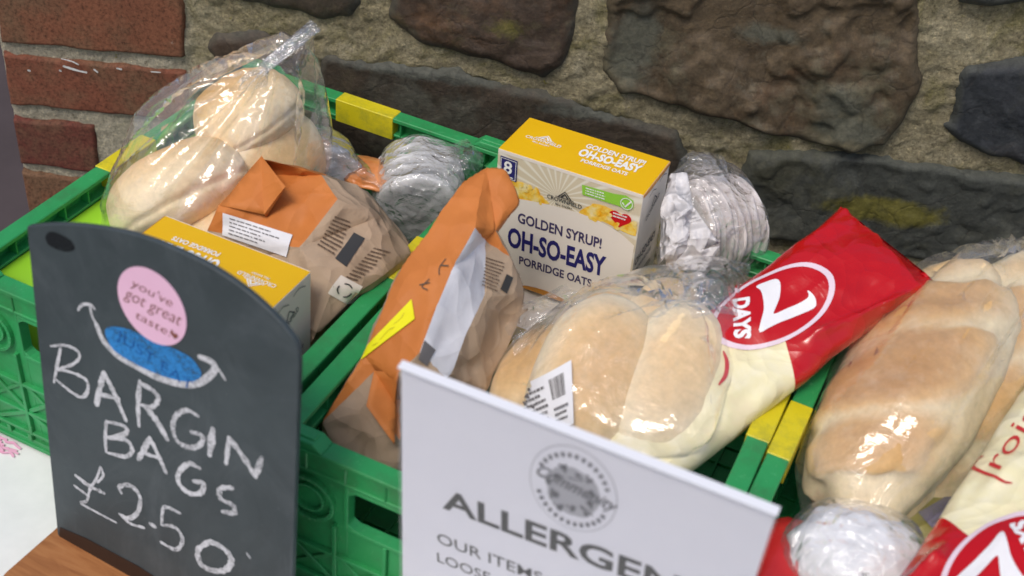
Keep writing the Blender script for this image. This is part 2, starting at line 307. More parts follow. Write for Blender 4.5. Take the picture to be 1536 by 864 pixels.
# ------------------------------------------------------------------ daylight (open shade, soft)
SUN_EL, SUN_AZ = radians(58), radians(262)     # azimuth measured from +x, counter-clockwise
world = bpy.data.worlds.new("World"); SC.world = world; world.use_nodes = True
wn = world.node_tree; bg = wn.nodes['Background']
sky = wn.nodes.new('ShaderNodeTexSky'); sky.sky_type = 'NISHITA'; sky.sun_disc = False
sky.sun_elevation = SUN_EL; sky.sun_rotation = pi/2 - SUN_AZ
sky.air_density = 1.0; sky.dust_density = 3.0; sky.ozone_density = 0.6
wn.links.new(sky.outputs[0], bg.inputs[0]); bg.inputs[1].default_value = 0.15
sd = bpy.data.lights.new('sun', 'SUN'); sd.energy = 1.5; sd.angle = radians(18); sd.color = (1.0, 0.965, 0.91)
so_ = bpy.data.objects.new('sun', sd); COL.objects.link(so_)
sdir = Vector((cos(SUN_EL)*cos(SUN_AZ), cos(SUN_EL)*sin(SUN_AZ), sin(SUN_EL)))
so_.rotation_euler = sdir.to_track_quat('Z', 'Y').to_euler(); so_.location = sdir*5
SC.view_settings.view_transform = 'Standard'; SC.view_settings.look = 'None'
SC.view_settings.exposure = 0.0; SC.view_settings.gamma = 1.0
SC.view_settings.use_curve_mapping = False
SC.cycles.transparent_max_bounces = 24; SC.cycles.max_bounces = 10
SC.cycles.sample_clamp_indirect = 6

# ------------------------------------------------------------------ materials
MATS = {}
def mat(name, col=(0.5,0.5,0.5), rough=0.5, spec=0.5, metal=0.0):
    m = bpy.data.materials.new(name); m.use_nodes = True
    b = m.node_tree.nodes['Principled BSDF']
    b.inputs['Base Color'].default_value = (*col, 1); b.inputs['Roughness'].default_value = rough
    b.inputs['Specular IOR Level'].default_value = spec; b.inputs['Metallic'].default_value = metal
    MATS[name] = m
    return m
class NT:
    def __init__(s, m): s.t = m.node_tree; s.b = s.t.nodes.get('Principled BSDF')
    def n(s, typ, **k):
        x = s.t.nodes.new(typ)
        for a, v in k.items():
            if a.startswith('i_'):
                key = a[2:]
                key = int(key) if key.isdigit() else key.replace('_', ' ')
                x.inputs[key].default_value = v
            else: setattr(x, a, v)
        return x
    def l(s, a, b): s.t.links.new(a, b)
    def coord(s, kind='Object', scale=(1,1,1)):
        tc = s.n('ShaderNodeTexCoord'); mp = s.n('ShaderNodeMapping'); mp.inputs['Scale'].default_value = scale
        s.l(tc.outputs[kind], mp.inputs[0]); return mp.outputs[0]
    def noise(s, co, scale, detail=5, rough=0.6, dist=0):
        x = s.n('ShaderNodeTexNoise'); x.inputs['Scale'].default_value = scale; x.inputs['Detail'].default_value = detail
        x.inputs['Roughness'].default_value = rough; x.inputs['Distortion'].default_value = dist
        if co is not None: s.l(co, x.inputs['Vector'])
        return x.outputs['Fac']
    def ramp(s, fac, stops, interp='LINEAR'):
        r = s.n('ShaderNodeValToRGB'); r.color_ramp.interpolation = interp
        el = r.color_ramp.elements
        while len(el) < len(stops): el.new(0.5)
        for e, (p, c) in zip(el, stops):
            e.position = p; e.color = (*c, 1) if len(c) == 3 else c
        s.l(fac, r.inputs[0]); return r.outputs[0]
    def mixc(s, fac, a, b, mode='MIX'):
        x = s.n('ShaderNodeMix'); x.data_type = 'RGBA'; x.blend_type = mode
        for sock, v in ((x.inputs[0], fac), (x.inputs[6], a), (x.inputs[7], b)):
            if hasattr(v, 'is_output'): s.l(v, sock)
            elif isinstance(v, (tuple, list)): sock.default_value = (*v, 1) if len(v) == 3 else v
            else: sock.default_value = v
        return x.outputs[2]
    def math(s, op, a, b=0.0, c=0.0):
        x = s.n('ShaderNodeMath', operation=op)
        for sock, v in zip(x.inputs, (a, b, c)):
            if hasattr(v, 'is_output'): s.l(v, sock)
            else: sock.default_value = v
        return x.outputs[0]
    def bump(s, h, strength=0.3, dist=0.001, normal=None):
        x = s.n('ShaderNodeBump'); x.inputs['Strength'].default_value = strength; x.inputs['Distance'].default_value = dist
        s.l(h, x.inputs['Height'])
        if normal is not None: s.l(normal, x.inputs['Normal'])
        return x.outputs[0]
    def crumple(s, co, scale, rnd=0.9, dist=0.06):
        nz = s.n('ShaderNodeTexNoise'); nz.inputs['Scale'].default_value = scale*0.5; nz.inputs['Detail'].default_value = 2; s.l(co, nz.inputs['Vector'])
        wv = s.n('ShaderNodeMix', data_type='VECTOR'); wv.inputs[0].default_value = dist; s.l(co, wv.inputs[4]); s.l(nz.outputs['Color'], wv.inputs[5])
        out = None
        for k, w in ((1.0, 1.0), (2.3, 0.4)):
            vo = s.n('ShaderNodeTexVoronoi', feature='F1'); vo.inputs['Scale'].default_value = scale*k; vo.inputs['Randomness'].default_value = rnd; s.l(wv.outputs[1], vo.inputs['Vector'])
            h = s.math('MULTIPLY', vo.outputs['Distance'], w); out = h if out is None else s.math('ADD', out, h)
        return out
    def base(s, c): s.l(c, s.b.inputs['Base Color'])
    def nrm(s, c): s.l(c, s.b.inputs['Normal'])
    def rough(s, c): s.l(c, s.b.inputs['Roughness'])

def noisy(name, c1, c2, scale=60, rough=0.5, spec=0.4, bump=0.2, bdist=0.0006, bscale=300, detail=5, stretch=(1,1,1), crum=0):
    m = mat(name, c1, rough, spec); t = NT(m); co = t.coord('Object', stretch)
    t.base(t.ramp(t.noise(co, scale, detail), [(0.32, c1), (0.68, c2)]))
    nb = t.bump(t.noise(co, bscale, 4), bump, bdist)
    if crum: nb = t.bump(t.crumple(t.coord(), crum), 0.8, 0.014, nb)
    t.nrm(nb); return m

# plastic of the crates
def crate_plastic(name, c1, c2, wear):
    m = mat(name, c1, 0.42, 0.45); t = NT(m); co = t.coord()
    base = t.ramp(t.noise(co, 14, 4), [(0.3, c1), (0.75, c2)])
    scr = t.ramp(t.noise(t.coord('Object', (1, 1, 4)), 90, 6, 0.7, 1.5), [(0.60, (0,0,0)), (0.72, (1,1,1))])
    base = t.mixc(t.math('MULTIPLY', scr, 0.55), base, wear)
    gm = t.ramp(t.noise(co, 23, 8, 0.74), [(0.48, (0,0,0)), (0.62, (1,1,1))])
    base = t.mixc(t.math('MULTIPLY', gm, 0.35), base, (0.05, 0.12, 0.045))
    sc2 = t.ramp(t.noise(t.coord('Object', (6, 1, 1)), 160, 4, 0.6, 0.5), [(0.66, (0,0,0)), (0.70, (1,1,1))])
    base = t.mixc(t.math('MULTIPLY', sc2, 0.30), base, (0.25, 0.55, 0.30))
    t.base(base); t.rough(t.ramp(t.noise(co, 40, 4), [(0.3, (0.33,)*3), (0.7, (0.55,)*3)]))
    t.nrm(t.bump(t.noise(co, 220, 3), 0.15, 0.0006)); return m
M_green = crate_plastic('green_plastic', (0.020, 0.26, 0.070), (0.034, 0.34, 0.105), (0.12, 0.46, 0.20))
M_yel = crate_plastic('yellow_plastic', (0.58, 0.50, 0.008), (0.75, 0.62, 0.02), (0.45, 0.40, 0.10))

M_cloth = mat('white_cloth', (0.80, 0.80, 0.78), 0.8, 0.2); t = NT(M_cloth); co = t.coord()
ck = t.noise(co, 30, 4)
t.base(t.ramp(ck, [(0.3, (0.74, 0.75, 0.73)), (0.7, (0.83, 0.83, 0.81))]))
t.nrm(t.bump(t.noise(t.coord('Object', (1,1,1)), 900, 2), 0.15, 0.0005))
M_pink = mat('pink_print', (0.82, 0.42, 0.58), 0.8, 0.2)

# stone, brick, mortar
def stone_mat(name, c1, c2, c3, rust=(0.12,0.055,0.02), rustamt=0.5, lich=(0.13,0.12,0.05), lichamt=0.3, off=0.0, spec=0.35, edge=(0.10,0.105,0.085), stain=(0.16,0.14,0.02)):
    m = mat(name, c1, 0.6, spec); t = NT(m)
    tc = t.n('ShaderNodeTexCoord'); mp = t.n('ShaderNodeMapping'); mp.inputs['Location'].default_value = (off, off*1.7, off*.3)
    t.l(tc.outputs['Object'], mp.inputs[0]); co = mp.outputs[0]
    a = t.ramp(t.noise(co, 9, 10, 0.68, 0.3), [(0.34, c1), (0.48, c2), (0.53, c1), (0.64, c3)])
    r = t.ramp(t.noise(co, 7, 9, 0.7, 0.4), [(0.54, (0,0,0)), (0.64, (1,1,1))])
    a = t.mixc(t.math('MULTIPLY', r, rustamt), a, rust)
    l = t.ramp(t.noise(co, 24, 11, 0.74, 0.2), [(0.55, (0,0,0)), (0.62, (1,1,1))])
    a = t.mixc(t.math('MULTIPLY', l, lichamt), a, lich)
    ea = t.n('ShaderNodeAttribute', attribute_name='rim'); e = t.math('ADD', ea.outputs['Fac'], t.math('MULTIPLY', t.math('SUBTRACT', t.noise(co, 30, 8, 0.7), 0.5), 1.2))
    a = t.mixc(t.math('MULTIPLY', t.ramp(e, [(0.60, (0,0,0)), (0.95, (1,1,1))]), 0.5), a, edge)
    sa = t.n('ShaderNodeAttribute', attribute_name='stain'); e = t.math('ADD', sa.outputs['Fac'], t.math('MULTIPLY', t.math('SUBTRACT', t.noise(co, 40, 8, 0.7), 0.5), 1.0))
    a = t.mixc(t.math('MULTIPLY', t.ramp(e, [(0.42, (0,0,0)), (0.70, (1,1,1))]), 0.8), a, stain)
    gr = t.ramp(t.noise(co, 130, 10, 0.78), [(0.28, (0.5,0.5,0.5)), (0.5, (0.95,0.95,0.95)), (0.72, (1.45,1.42,1.35))])
    a = t.mixc(1.0, a, gr, 'MULTIPLY')
    sp = t.ramp(t.noise(co, 210, 6, 0.7), [(0.66, (0,0,0)), (0.70, (1,1,1))])
    a = t.mixc(t.math('MULTIPLY', sp, 0.35), a, (0.20, 0.18, 0.145))
    vo = t.n('ShaderNodeTexVoronoi', feature='DISTANCE_TO_EDGE'); vo.inputs['Scale'].default_value = 17; 
    wv = t.n('ShaderNodeMix', data_type='VECTOR'); wv.inputs[0].default_value = 0.06; nz = t.n('ShaderNodeTexNoise'); nz.inputs['Scale'].default_value = 22; nz.inputs['Detail'].default_value = 6; t.l(co, nz.inputs['Vector']); t.l(co, wv.inputs[4]); t.l(nz.outputs['Color'], wv.inputs[5]); t.l(wv.outputs[1], vo.inputs['Vector'])
    ck = t.ramp(vo.outputs['Distance'], [(0.0, (0,0,0)), (0.035, (1,1,1))])
    ck2 = t.math('MAXIMUM', ck, t.ramp(t.noise(co, 12, 3), [(0.50, (0,0,0)), (0.56, (1,1,1))]))
    a = t.mixc(t.math('MULTIPLY', t.math('SUBTRACT', 1.0, ck2), 0.28), a, (0.015, 0.012, 0.010))
    t.base(a)
    h = t.math('ADD', t.math('MULTIPLY', t.noise(co, 30, 12, 0.74), 1.1), t.math('MULTIPLY', ck2, 0.10))
    t.nrm(t.bump(h, 0.8, 0.0045)); t.rough(t.ramp(t.noise(co, 60, 5), [(0.3, (0.45,)*3), (0.7, (0.8,)*3)]))
    return m
M_brown = stone_mat('brown_stone', (0.088, 0.061, 0.034), (0.118, 0.084, 0.048), (0.128, 0.112, 0.068), rust=(0.115,0.045,0.016), rustamt=0.45, lich=(0.17,0.15,0.105), lichamt=0.40, edge=(0.09,0.075,0.05), stain=(0.115,0.115,0.085))
M_brown2 = stone_mat('dark_brown_stone', (0.062, 0.041, 0.028), (0.082, 0.055, 0.037), (0.095, 0.072, 0.050), off=3, lichamt=0.2)
M_slate = stone_mat('slate_stone', (0.052, 0.055, 0.046), (0.066, 0.069, 0.058), (0.092, 0.092, 0.072), rust=(0.07,0.062,0.02), rustamt=0.3, off=5, lichamt=0.15, lich=(0.12,0.115,0.06))
M_slate2 = stone_mat('brown_slate_stone', (0.058, 0.044, 0.030), (0.068, 0.050, 0.034), (0.086, 0.082, 0.062), rust=(0.05,0.05,0.04), rustamt=0.4, off=9, lichamt=0.10, edge=(0.105,0.11,0.09), stain=(0.105,0.11,0.09))
M_slate3 = stone_mat('blue_slate_stone', (0.030, 0.033, 0.036), (0.042, 0.045, 0.050), (0.052, 0.055, 0.058), rustamt=0.12, off=12, lichamt=0.06)

M_mortar = mat('mortar', (0.30, 0.27, 0.19), 0.9, 0.15); t = NT(M_mortar); co = t.coord()
a = t.ramp(t.noise(co, 26, 8, 0.65, 0.4), [(0.28, (0.29, 0.245, 0.145)), (0.5, (0.45, 0.385, 0.24)), (0.74, (0.60, 0.53, 0.36))])
ms = t.ramp(t.noise(co, 17, 7, 0.7, 0.8), [(0.50, (0,0,0)), (0.66, (1,1,1))])
a = t.mixc(t.math('MULTIPLY', ms, 0.65), a, (0.22, 0.20, 0.055))
ja = t.n('ShaderNodeAttribute', attribute_name='joint'); a = t.mixc(t.math('MULTIPLY', ja.outputs['Fac'], 0.75), a, (0.66, 0.60, 0.47))
gr = t.ramp(t.noise(co, 260, 8, 0.8), [(0.33, (0.28,0.27,0.25)), (0.45, (0.85,0.85,0.85)), (0.55, (1.05,1.05,1.05)), (0.68, (1.8,1.75,1.6))])
a = t.mixc(1.0, a, gr, 'MULTIPLY')
ys = t.ramp(t.noise(co, 110, 5, 0.7), [(0.64, (0,0,0)), (0.7, (1,1,1))])
ys = t.math('MULTIPLY', ys, t.ramp(t.noise(co, 9, 3), [(0.5, (0,0,0)), (0.6, (1,1,1))]))
a = t.mixc(ys, a, (0.42, 0.36, 0.05))
t.base(a)
h = t.math('ADD', t.noise(co, 300, 6, 0.8), t.math('MULTIPLY', t.noise(co, 110, 6, 0.7), 1.6))
t.nrm(t.bump(h, 1.0, 0.006))

def brick_mat(name, c1, c2, off):
    m = mat(name, c1, 0.8, 0.25); t = NT(m)
    tc = t.n('ShaderNodeTexCoord'); mp = t.n('ShaderNodeMapping'); mp.inputs['Location'].default_value = (off,)*3
    t.l(tc.outputs['Object'], mp.inputs[0]); co = mp.outputs[0]
    a = t.ramp(t.noise(co, 20, 8, 0.65, 0.5), [(0.3, c1), (0.7, c2)])
    d = t.ramp(t.noise(co, 14, 6, 0.65), [(0.42, (0,0,0)), (0.62, (1,1,1))])
    a = t.mixc(t.math('MULTIPLY', d, 0.7), a, (0.140, 0.088, 0.050))
    p = t.ramp(t.noise(co, 75, 7, 0.75, 0.6), [(0.66, (0,0,0)), (0.72, (1,1,1))])
    a = t.mixc(t.math('MULTIPLY', p, 0.4), a, (0.40, 0.36, 0.30))
    k = t.ramp(t.noise(co, 280, 4, 0.7), [(0.32, (0.5,)*3), (0.5, (1.0,)*3), (0.68, (1.3,)*3)])
    a = t.mixc(1.0, a, k, 'MULTIPLY')
    t.base(a)
    h = t.math('ADD', t.noise(co, 300, 5, 0.7), t.math('MULTIPLY', t.noise(co, 60, 5), 0.8))
    t.nrm(t.bump(h, 0.45, 0.0015)); return m
M_br = [brick_mat('red_brick', (0.155, 0.052, 0.030), (0.205, 0.074, 0.042), 0.0), brick_mat('orange_brick', (0.165, 0.062, 0.034), (0.205, 0.080, 0.043), 2.0),
        brick_mat('dark_brick', (0.10, 0.030, 0.022), (0.15, 0.042, 0.030), 4.0)]

def bread_mat(name, pale, gold, dark):
    m = mat(name, pale, 0.55, 0.3); t = NT(m); co = t.coord()
    at = t.n('ShaderNodeAttribute', attribute_name='bake'); f = at.outputs['Fac']
    f = t.math('ADD', f, t.math('MULTIPLY', t.math('SUBTRACT', t.noise(co, 20, 4, 0.55, 0.2), 0.5), 0.36))
    a = t.ramp(f, [(0.0, pale), (0.12, pale), (0.60, gold), (1.0, dark)])
    g = t.ramp(t.noise(co, 150, 6, 0.7), [(0.3, (0.86,0.86,0.84)), (0.7, (1.08,1.08,1.08))])
    a = t.mixc(1.0, a, g, 'MULTIPLY')
    fl = t.ramp(t.noise(co, 60, 6, 0.7), [(0.5, (0,0,0)), (0.75, (1,1,1))])
    a = t.mixc(t.math('MULTIPLY', fl, 0.18), a, (0.85, 0.78, 0.66))
    t.base(a); t.nrm(t.bump(t.noise(co, 90, 6, 0.65), 0.22, 0.0012))
    t.b.inputs['Subsurface Weight'].default_value = 0.15; t.b.inputs['Subsurface Radius'].default_value = (0.01, 0.006, 0.003); t.b.inputs['Subsurface Scale'].default_value = 0.5
    return m
M_bap = bread_mat('bap_crust', (0.90, 0.75, 0.50), (0.88, 0.64, 0.34), (0.76, 0.46, 0.17))
M_roll = bread_mat('roll_crust', (0.88, 0.76, 0.54), (0.80, 0.56, 0.29), (0.66, 0.39, 0.15))
M_bloom = bread_mat('loaf_crust', (0.78, 0.65, 0.42), (0.63, 0.39, 0.165), (0.47, 0.245, 0.085))

def film_mat(name, tint=(1,1,1), milk=0.06, rough=0.07, bump=0.6, refl=1.0, bscale=45):
    m = bpy.data.materials.new(name); m.use_nodes = True; MATS[name] = m
    t = NT(m); t.t.nodes.remove(t.b); out = t.t.nodes['Material Output']
    co = t.coord()
    h = t.math('ADD', t.noise(co, bscale, 4, 0.55, 1.8), t.math('MULTIPLY', t.noise(co, bscale*3, 3, 0.5, 1.5), 0.25))
    h = t.math('ADD', t.math('MULTIPLY', h, 0.5), t.crumple(co, bscale*0.8))
    nb = t.bump(h, bump, 0.006)
    tr = t.n('ShaderNodeBsdfTransparent'); tr.inputs[0].default_value = (*tint, 1)
    gl = t.n('ShaderNodeBsdfGlossy'); gl.inputs['Roughness'].default_value = rough; gl.inputs['Color'].default_value = (1,1,1,1); t.l(nb, gl.inputs['Normal'])
    ge = t.n('ShaderNodeNewGeometry'); vm = t.n('ShaderNodeVectorMath', operation='DOT_PRODUCT'); t.l(ge.outputs['Incoming'], vm.inputs[0]); t.l(nb, vm.inputs[1])
    cs = t.math('ABSOLUTE', vm.outputs['Value']); sch = t.math('ADD', 0.05, t.math('MULTIPLY', t.math('POWER', t.math('SUBTRACT', 1.0, cs), 4.0), 0.95))
    fac = t.math('MINIMUM', t.math('MULTIPLY', sch, refl), 0.9)
    mx = t.n('ShaderNodeMixShader'); t.l(fac, mx.inputs[0]); t.l(tr.outputs[0], mx.inputs[1]); t.l(gl.outputs[0], mx.inputs[2])
    df = t.n('ShaderNodeBsdfDiffuse'); df.inputs['Color'].default_value = (0.9,0.9,0.9,1); t.l(nb, df.inputs['Normal'])
    tl = t.n('ShaderNodeBsdfTranslucent'); tl.inputs['Color'].default_value = (0.9,0.9,0.9,1)
    dd = t.n('ShaderNodeMixShader'); dd.inputs[0].default_value = 0.5; t.l(df.outputs[0], dd.inputs[1]); t.l(tl.outputs[0], dd.inputs[2])
    mk = t.math('MULTIPLY', t.ramp(t.noise(co, bscale*0.8, 5, 0.6, 1.0), [(0.35, (0.35,)*3), (0.7, (1.5,)*3)]), milk)
    m2 = t.n('ShaderNodeMixShader'); t.l(mk, m2.inputs[0]); t.l(mx.outputs[0], m2.inputs[1]); t.l(dd.outputs[0], m2.inputs[2])
    t.l(m2.outputs[0], out.inputs[0]); return m
M_film = film_mat('clear_film', milk=0.075, refl=1.5, rough=0.06, bump=0.8, bscale=17)
M_film2 = film_mat('clear_film_crumpled', milk=0.10, bump=1.0, refl=2.4, rough=0.05, bscale=55)
M_acr = film_mat('acrylic_sheet', milk=0.0, rough=0.03, bump=0.0, refl=0.6)

M_kraft = noisy('kraft_paper', (0.40, 0.285, 0.19), (0.47, 0.345, 0.235), 25, 0.75, 0.25, 0.25, 0.0006, 500, stretch=(1,1,0.25), crum=22)
M_orange = noisy('orange_paper', (0.52, 0.165, 0.035), (0.60, 0.20, 0.045), 25, 0.6, 0.3, 0.2, 0.0006, 400, crum=18)
M_white = noisy('white_label_paper', (0.72, 0.71, 0.73), (0.80, 0.79, 0.80), 40, 0.6, 0.3, 0.15, 0.0005, 200)
M_wrapw = noisy('crinkled_white_wrap', (0.60, 0.57, 0.56), (0.78, 0.75, 0.74), 50, 0.45, 0.4, 0.3, 0.002, 120, crum=40)
M_netting = noisy('white_window_paper', (0.70, 0.69, 0.72), (0.80, 0.79, 0.81), 30, 0.5, 0.4, 0.2, 0.002, 60, crum=14)
M_dkprint = mat('dark_brown_print', (0.13, 0.085, 0.055), 0.7, 0.2)
M_greyprint = mat('grey_print', (0.16, 0.15, 0.15), 0.6, 0.2)
M_black = mat('black_print', (0.045, 0.045, 0.045), 0.5, 0.3)
M_yellab = mat('yellow_sticker', (0.86, 0.80, 0.01), 0.5, 0.3)
M_cardy = noisy('yellow_card', (0.78, 0.44, 0.003), (0.82, 0.48, 0.004), 15, 0.38, 0.4, 0.05, 0.0004, 200)
M_cardc = mat('cream_card', (0.82, 0.74, 0.64), 0.45, 0.4)
M_cardtan = mat('tan_card', (0.54, 0.44, 0.29), 0.45, 0.4); t = NT(M_cardtan); tc = t.n('ShaderNodeTexCoord'); sx = t.n('ShaderNodeSeparateXYZ'); t.l(tc.outputs['Object'], sx.inputs[0])
ang = t.math('ARCTAN2', t.math('SUBTRACT', sx.outputs[2], 0.108), t.math('SUBTRACT', sx.outputs[0], -0.008))
ray = t.math('SINE', t.math('MULTIPLY', ang, 26.0))
t.base(t.ramp(ray, [(0.2, (0.66, 0.57, 0.40)), (0.95, (0.80, 0.75, 0.62))]))
M_flake = mat('golden_flake_print', (0.8, 0.48, 0.06), 0.45, 0.4); t = NT(M_flake)
t.base(t.ramp(t.noise(t.coord(), 120, 4, 0.6), [(0.35, (0.86, 0.42, 0.01)), (0.5, (0.90, 0.62, 0.10)), (0.68, (0.85, 0.72, 0.36))]))
M_navy = mat('navy_print', (0.022, 0.018, 0.14), 0.45, 0.4)
M_navy2 = mat('dark_violet_print', (0.055, 0.040, 0.115), 0.45, 0.4)
M_whitep = mat('white_print', (0.85, 0.84, 0.80), 0.45, 0.4)
M_ecog = mat('light_green_print', (0.28, 0.60, 0.05), 0.45, 0.4)
M_heart = mat('red_print', (0.60, 0.008, 0.012), 0.4, 0.4)
M_redtext = mat('dark_red_print', (0.55, 0.03, 0.03), 0.4, 0.4)
M_orangep = mat('orange_print', (0.60, 0.25, 0.03), 0.45, 0.4)
M_lime = mat('lime_card', (0.30, 0.62, 0.03), 0.5, 0.35)
M_board = mat('slate_board', (0.035, 0.042, 0.048), 0.5, 0.35); t = NT(M_board); co = t.coord()
a = t.ramp(t.noise(co, 12, 6, 0.65, 1.0), [(0.3, (0.036, 0.048, 0.052)), (0.72, (0.058, 0.074, 0.079))])
sp = t.ramp(t.noise(co, 120, 5, 0.7), [(0.68, (0,0,0)), (0.75, (1,1,1))])
hz = t.ramp(t.noise(t.coord('Object', (1, 1, 0.5)), 16, 7, 0.72, 1.6), [(0.48, (0,0,0)), (0.72, (1,1,1))])
a = t.mixc(t.math('MULTIPLY', hz, 0.15), a, (0.22, 0.24, 0.26))
t.base(t.mixc(t.math('MULTIPLY', sp, 0.25), a, (0.3, 0.3, 0.32))); t.nrm(t.bump(t.noise(co, 300, 4), 0.15, 0.0006))
t.rough(t.ramp(t.noise(co, 22, 5), [(0.3, (0.42,)*3), (0.7, (0.58,)*3)]))
def chalk_mat(name, col, dens):
    m = mat(name, col, 0.95, 0.05); t = NT(m); co = t.coord()
    n1 = t.noise(co, 420, 4, 0.8); n2 = t.noise(co, 70, 4, 0.7)
    al = t.math('ADD', t.math('MULTIPLY', n1, 0.9), t.math('MULTIPLY', n2, 0.7))
    t.l(t.ramp(al, [(dens, (0.25,)*3), (dens + 0.24, (0.92,)*3)]), t.b.inputs['Alpha']); return m
M_chalk = chalk_mat('white_chalk', (0.66, 0.66, 0.68), 0.62)
M_bchalk = chalk_mat('blue_chalk', (0.045, 0.25, 0.60), 0.62)
M_smudge = chalk_mat('dark_smudge', (0.018, 0.020, 0.022), 0.5)
M_bline = mat('dark_blue_chalk', (0.02, 0.10, 0.32), 0.9, 0.1)
M_pinks = noisy('pink_sticker_paper', (0.78, 0.47, 0.62), (0.82, 0.51, 0.66), 30, 0.4, 0.4, 0.05)
M_script = mat('brown_script_print', (0.22, 0.08, 0.05), 0.5, 0.3)
M_wood = mat('oak_wood', (0.42, 0.19, 0.075), 0.45, 0.4); t = NT(M_wood); co = t.coord('Object', (1, 9, 9))
w = t.noise(co, 14, 7, 0.65, 1.0)
t.base(t.ramp(w, [(0.3, (0.26, 0.095, 0.030)), (0.5, (0.37, 0.150, 0.050)), (0.72, (0.43, 0.195, 0.072))])); t.nrm(t.bump(w, 0.15, 0.001))
M_dkwood = mat('dark_brown', (0.035, 0.017, 0.010), 0.6, 0.3)
M_paper = noisy('sheet_paper', (0.69, 0.68, 0.74), (0.72, 0.71, 0.765), 8, 0.55, 0.3, 0.05)
M_signtext = mat('sign_print', (0.022, 0.020, 0.018), 0.6, 0.3)
M_signgrey = mat('grey_logo_print', (0.36, 0.355, 0.385), 0.6, 0.3)
M_signline = mat('mid_grey_logo_print', (0.10, 0.098, 0.11), 0.6, 0.3)
M_foil = mat('white_foil', (0.88, 0.88, 0.89), 0.33, 0.6); t = NT(M_foil); t.nrm(t.bump(t.crumple(t.coord(), 26), 0.9, 0.006))
M_cake = noisy('pale_flatbread', (0.50, 0.50, 0.50), (0.80, 0.80, 0.80), 45, 0.35, 0.5, 0.6, 0.003, 90)
M_cake2 = noisy('white_flatbread', (0.80, 0.76, 0.74), (0.90, 0.88, 0.86), 60, 0.6, 0.35, 0.4, 0.0015, 110)
M_cakerim = noisy('toasted_flatbread_rim', (0.58, 0.50, 0.47), (0.82, 0.77, 0.74), 80, 0.6, 0.3, 0.5, 0.002, 160)
M_label_dk = mat('grey_violet_label', (0.16, 0.14, 0.20), 0.5, 0.4)
M_olive = noisy('olive_wrap', (0.20, 0.17, 0.03), (0.33, 0.29, 0.06), 40, 0.35, 0.5, 0.4, 0.003, 60)
M_asph = noisy('paving', (0.065, 0.050, 0.050), (0.090, 0.070, 0.070), 3, 0.85, 0.2, 0.4, 0.003, 60)
M_door = noisy('dark_red_paint', (0.05, 0.012, 0.012), (0.08, 0.02, 0.018), 8, 0.5, 0.4)
M_grey = mat('grey_plastic', (0.3, 0.3, 0.32), 0.4, 0.4)
M_alu = mat('table_metal', (0.5, 0.5, 0.52), 0.35, 0.5, 0.8)
M_filler = noisy('brown_card', (0.34, 0.24, 0.15), (0.40, 0.28, 0.18), 20)

# pack material: red end / cream end split along a curve given in pack UV
M_pack = mat('red_and_cream_wrapper', (0.7, 0.0, 0.0), 0.30, 0.5); t = NT(M_pack); t.b.inputs['Coat Weight'].default_value = 0.35; t.b.inputs['Coat Roughness'].default_value = 0.08
uv = t.n('ShaderNodeUVMap', uv_map='UVMap'); sx = t.n('ShaderNodeSeparateXYZ'); t.l(uv.outputs[0], sx.inputs[0])
U, V = sx.outputs[0], sx.outputs[1]          # U across (m), V along (m), centre 0.5
bnd = t.math('ADD', t.math('MULTIPLY', t.math('ABSOLUTE', t.math('SUBTRACT', U, 0.508)), -0.55), 0.494)
isred = t.math('GREATER_THAN', V, bnd)
co = t.coord()
cream = t.ramp(t.noise(co, 22, 4), [(0.3, (0.80, 0.66, 0.44)), (0.55, (0.84, 0.76, 0.46)), (0.75, (0.86, 0.80, 0.60))])
t.base(t.mixc(isred, cream, (0.50, 0.0015, 0.003)))
t.nrm(t.bump(t.crumple(co, 20), 0.85, 0.011, t.bump(t.noise(co, 55, 4, 0.5, 1.0), 0.2, 0.003))); t.rough(t.ramp(isred, [(0.0, (0.42,)*3), (1.0, (0.22,)*3)]))
M_oval = mat('deep_red_print', (0.50, 0.002, 0.006), 0.28, 0.5)
M_ring = mat('white_ring_print', (0.78, 0.62, 0.68), 0.3, 0.5)
M_white7 = mat('white_numeral_print', (0.84, 0.82, 0.82), 0.3, 0.5)

# ------------------------------------------------------------------ object helpers
RM = {}
def empty(name, loc=(0,0,0), rot=(0,0,0), parent=None):
    o = bpy.data.objects.new(name, None); COL.objects.link(o); o.empty_display_size = 0.05
    o.location = loc; o.rotation_euler = rot
    return o
def tag(o, label=None, cat=None, group=None, kind=None):
    if label: o['label'] = label
    if cat: o['category'] = cat
    if group: o['group'] = group
    if kind: o['kind'] = kind
    return o
def mat_of(o):
    m = Matrix.LocRotScale(o.location, o.rotation_euler, o.scale)
    return mat_of(o.parent) @ m if o.parent else m
def mk(name, verts, faces, mats, parent=None, world=True, smooth=False, midx=None, attr=None, uvs=None):
    """one mesh object; verts in world coordinates are moved into the parent's frame"""
    if parent is not None and world:
        inv = mat_of(parent).inverted()
        verts = [inv @ Vector(v) for v in verts]
    me = bpy.data.meshes.new(name); me.from_pydata([tuple(v) for v in verts], [], faces)
    if not isinstance(mats, (list, tuple)): mats = [mats]
    for m in mats: me.materials.append(m)
    if midx is not None: me.polygons.foreach_set('material_index', midx)
    if smooth: me.polygons.foreach_set('use_smooth', [True]*len(me.polygons))
    if attr:
        for k, vals in attr.items():
            a = me.attributes.new(k, 'FLOAT', 'POINT'); a.data.foreach_set('value', vals)
    if uvs is not None:
        ul = me.uv_layers.new(name='UVMap')
        for lp in me.loops: ul.data[lp.index].uv = uvs[lp.vertex_index]
    me.update()
    o = bpy.data.objects.new(name, me); COL.objects.link(o)
    if parent is not None: o.parent = parent
    return o
def copy_tree(o, parent=None):
    c = o.copy(); COL.objects.link(c)
    if parent is not None: c.parent = parent
    for ch in [x for x in bpy.data.objects if x.parent == o and x != c]: copy_tree(ch, c)
    return c
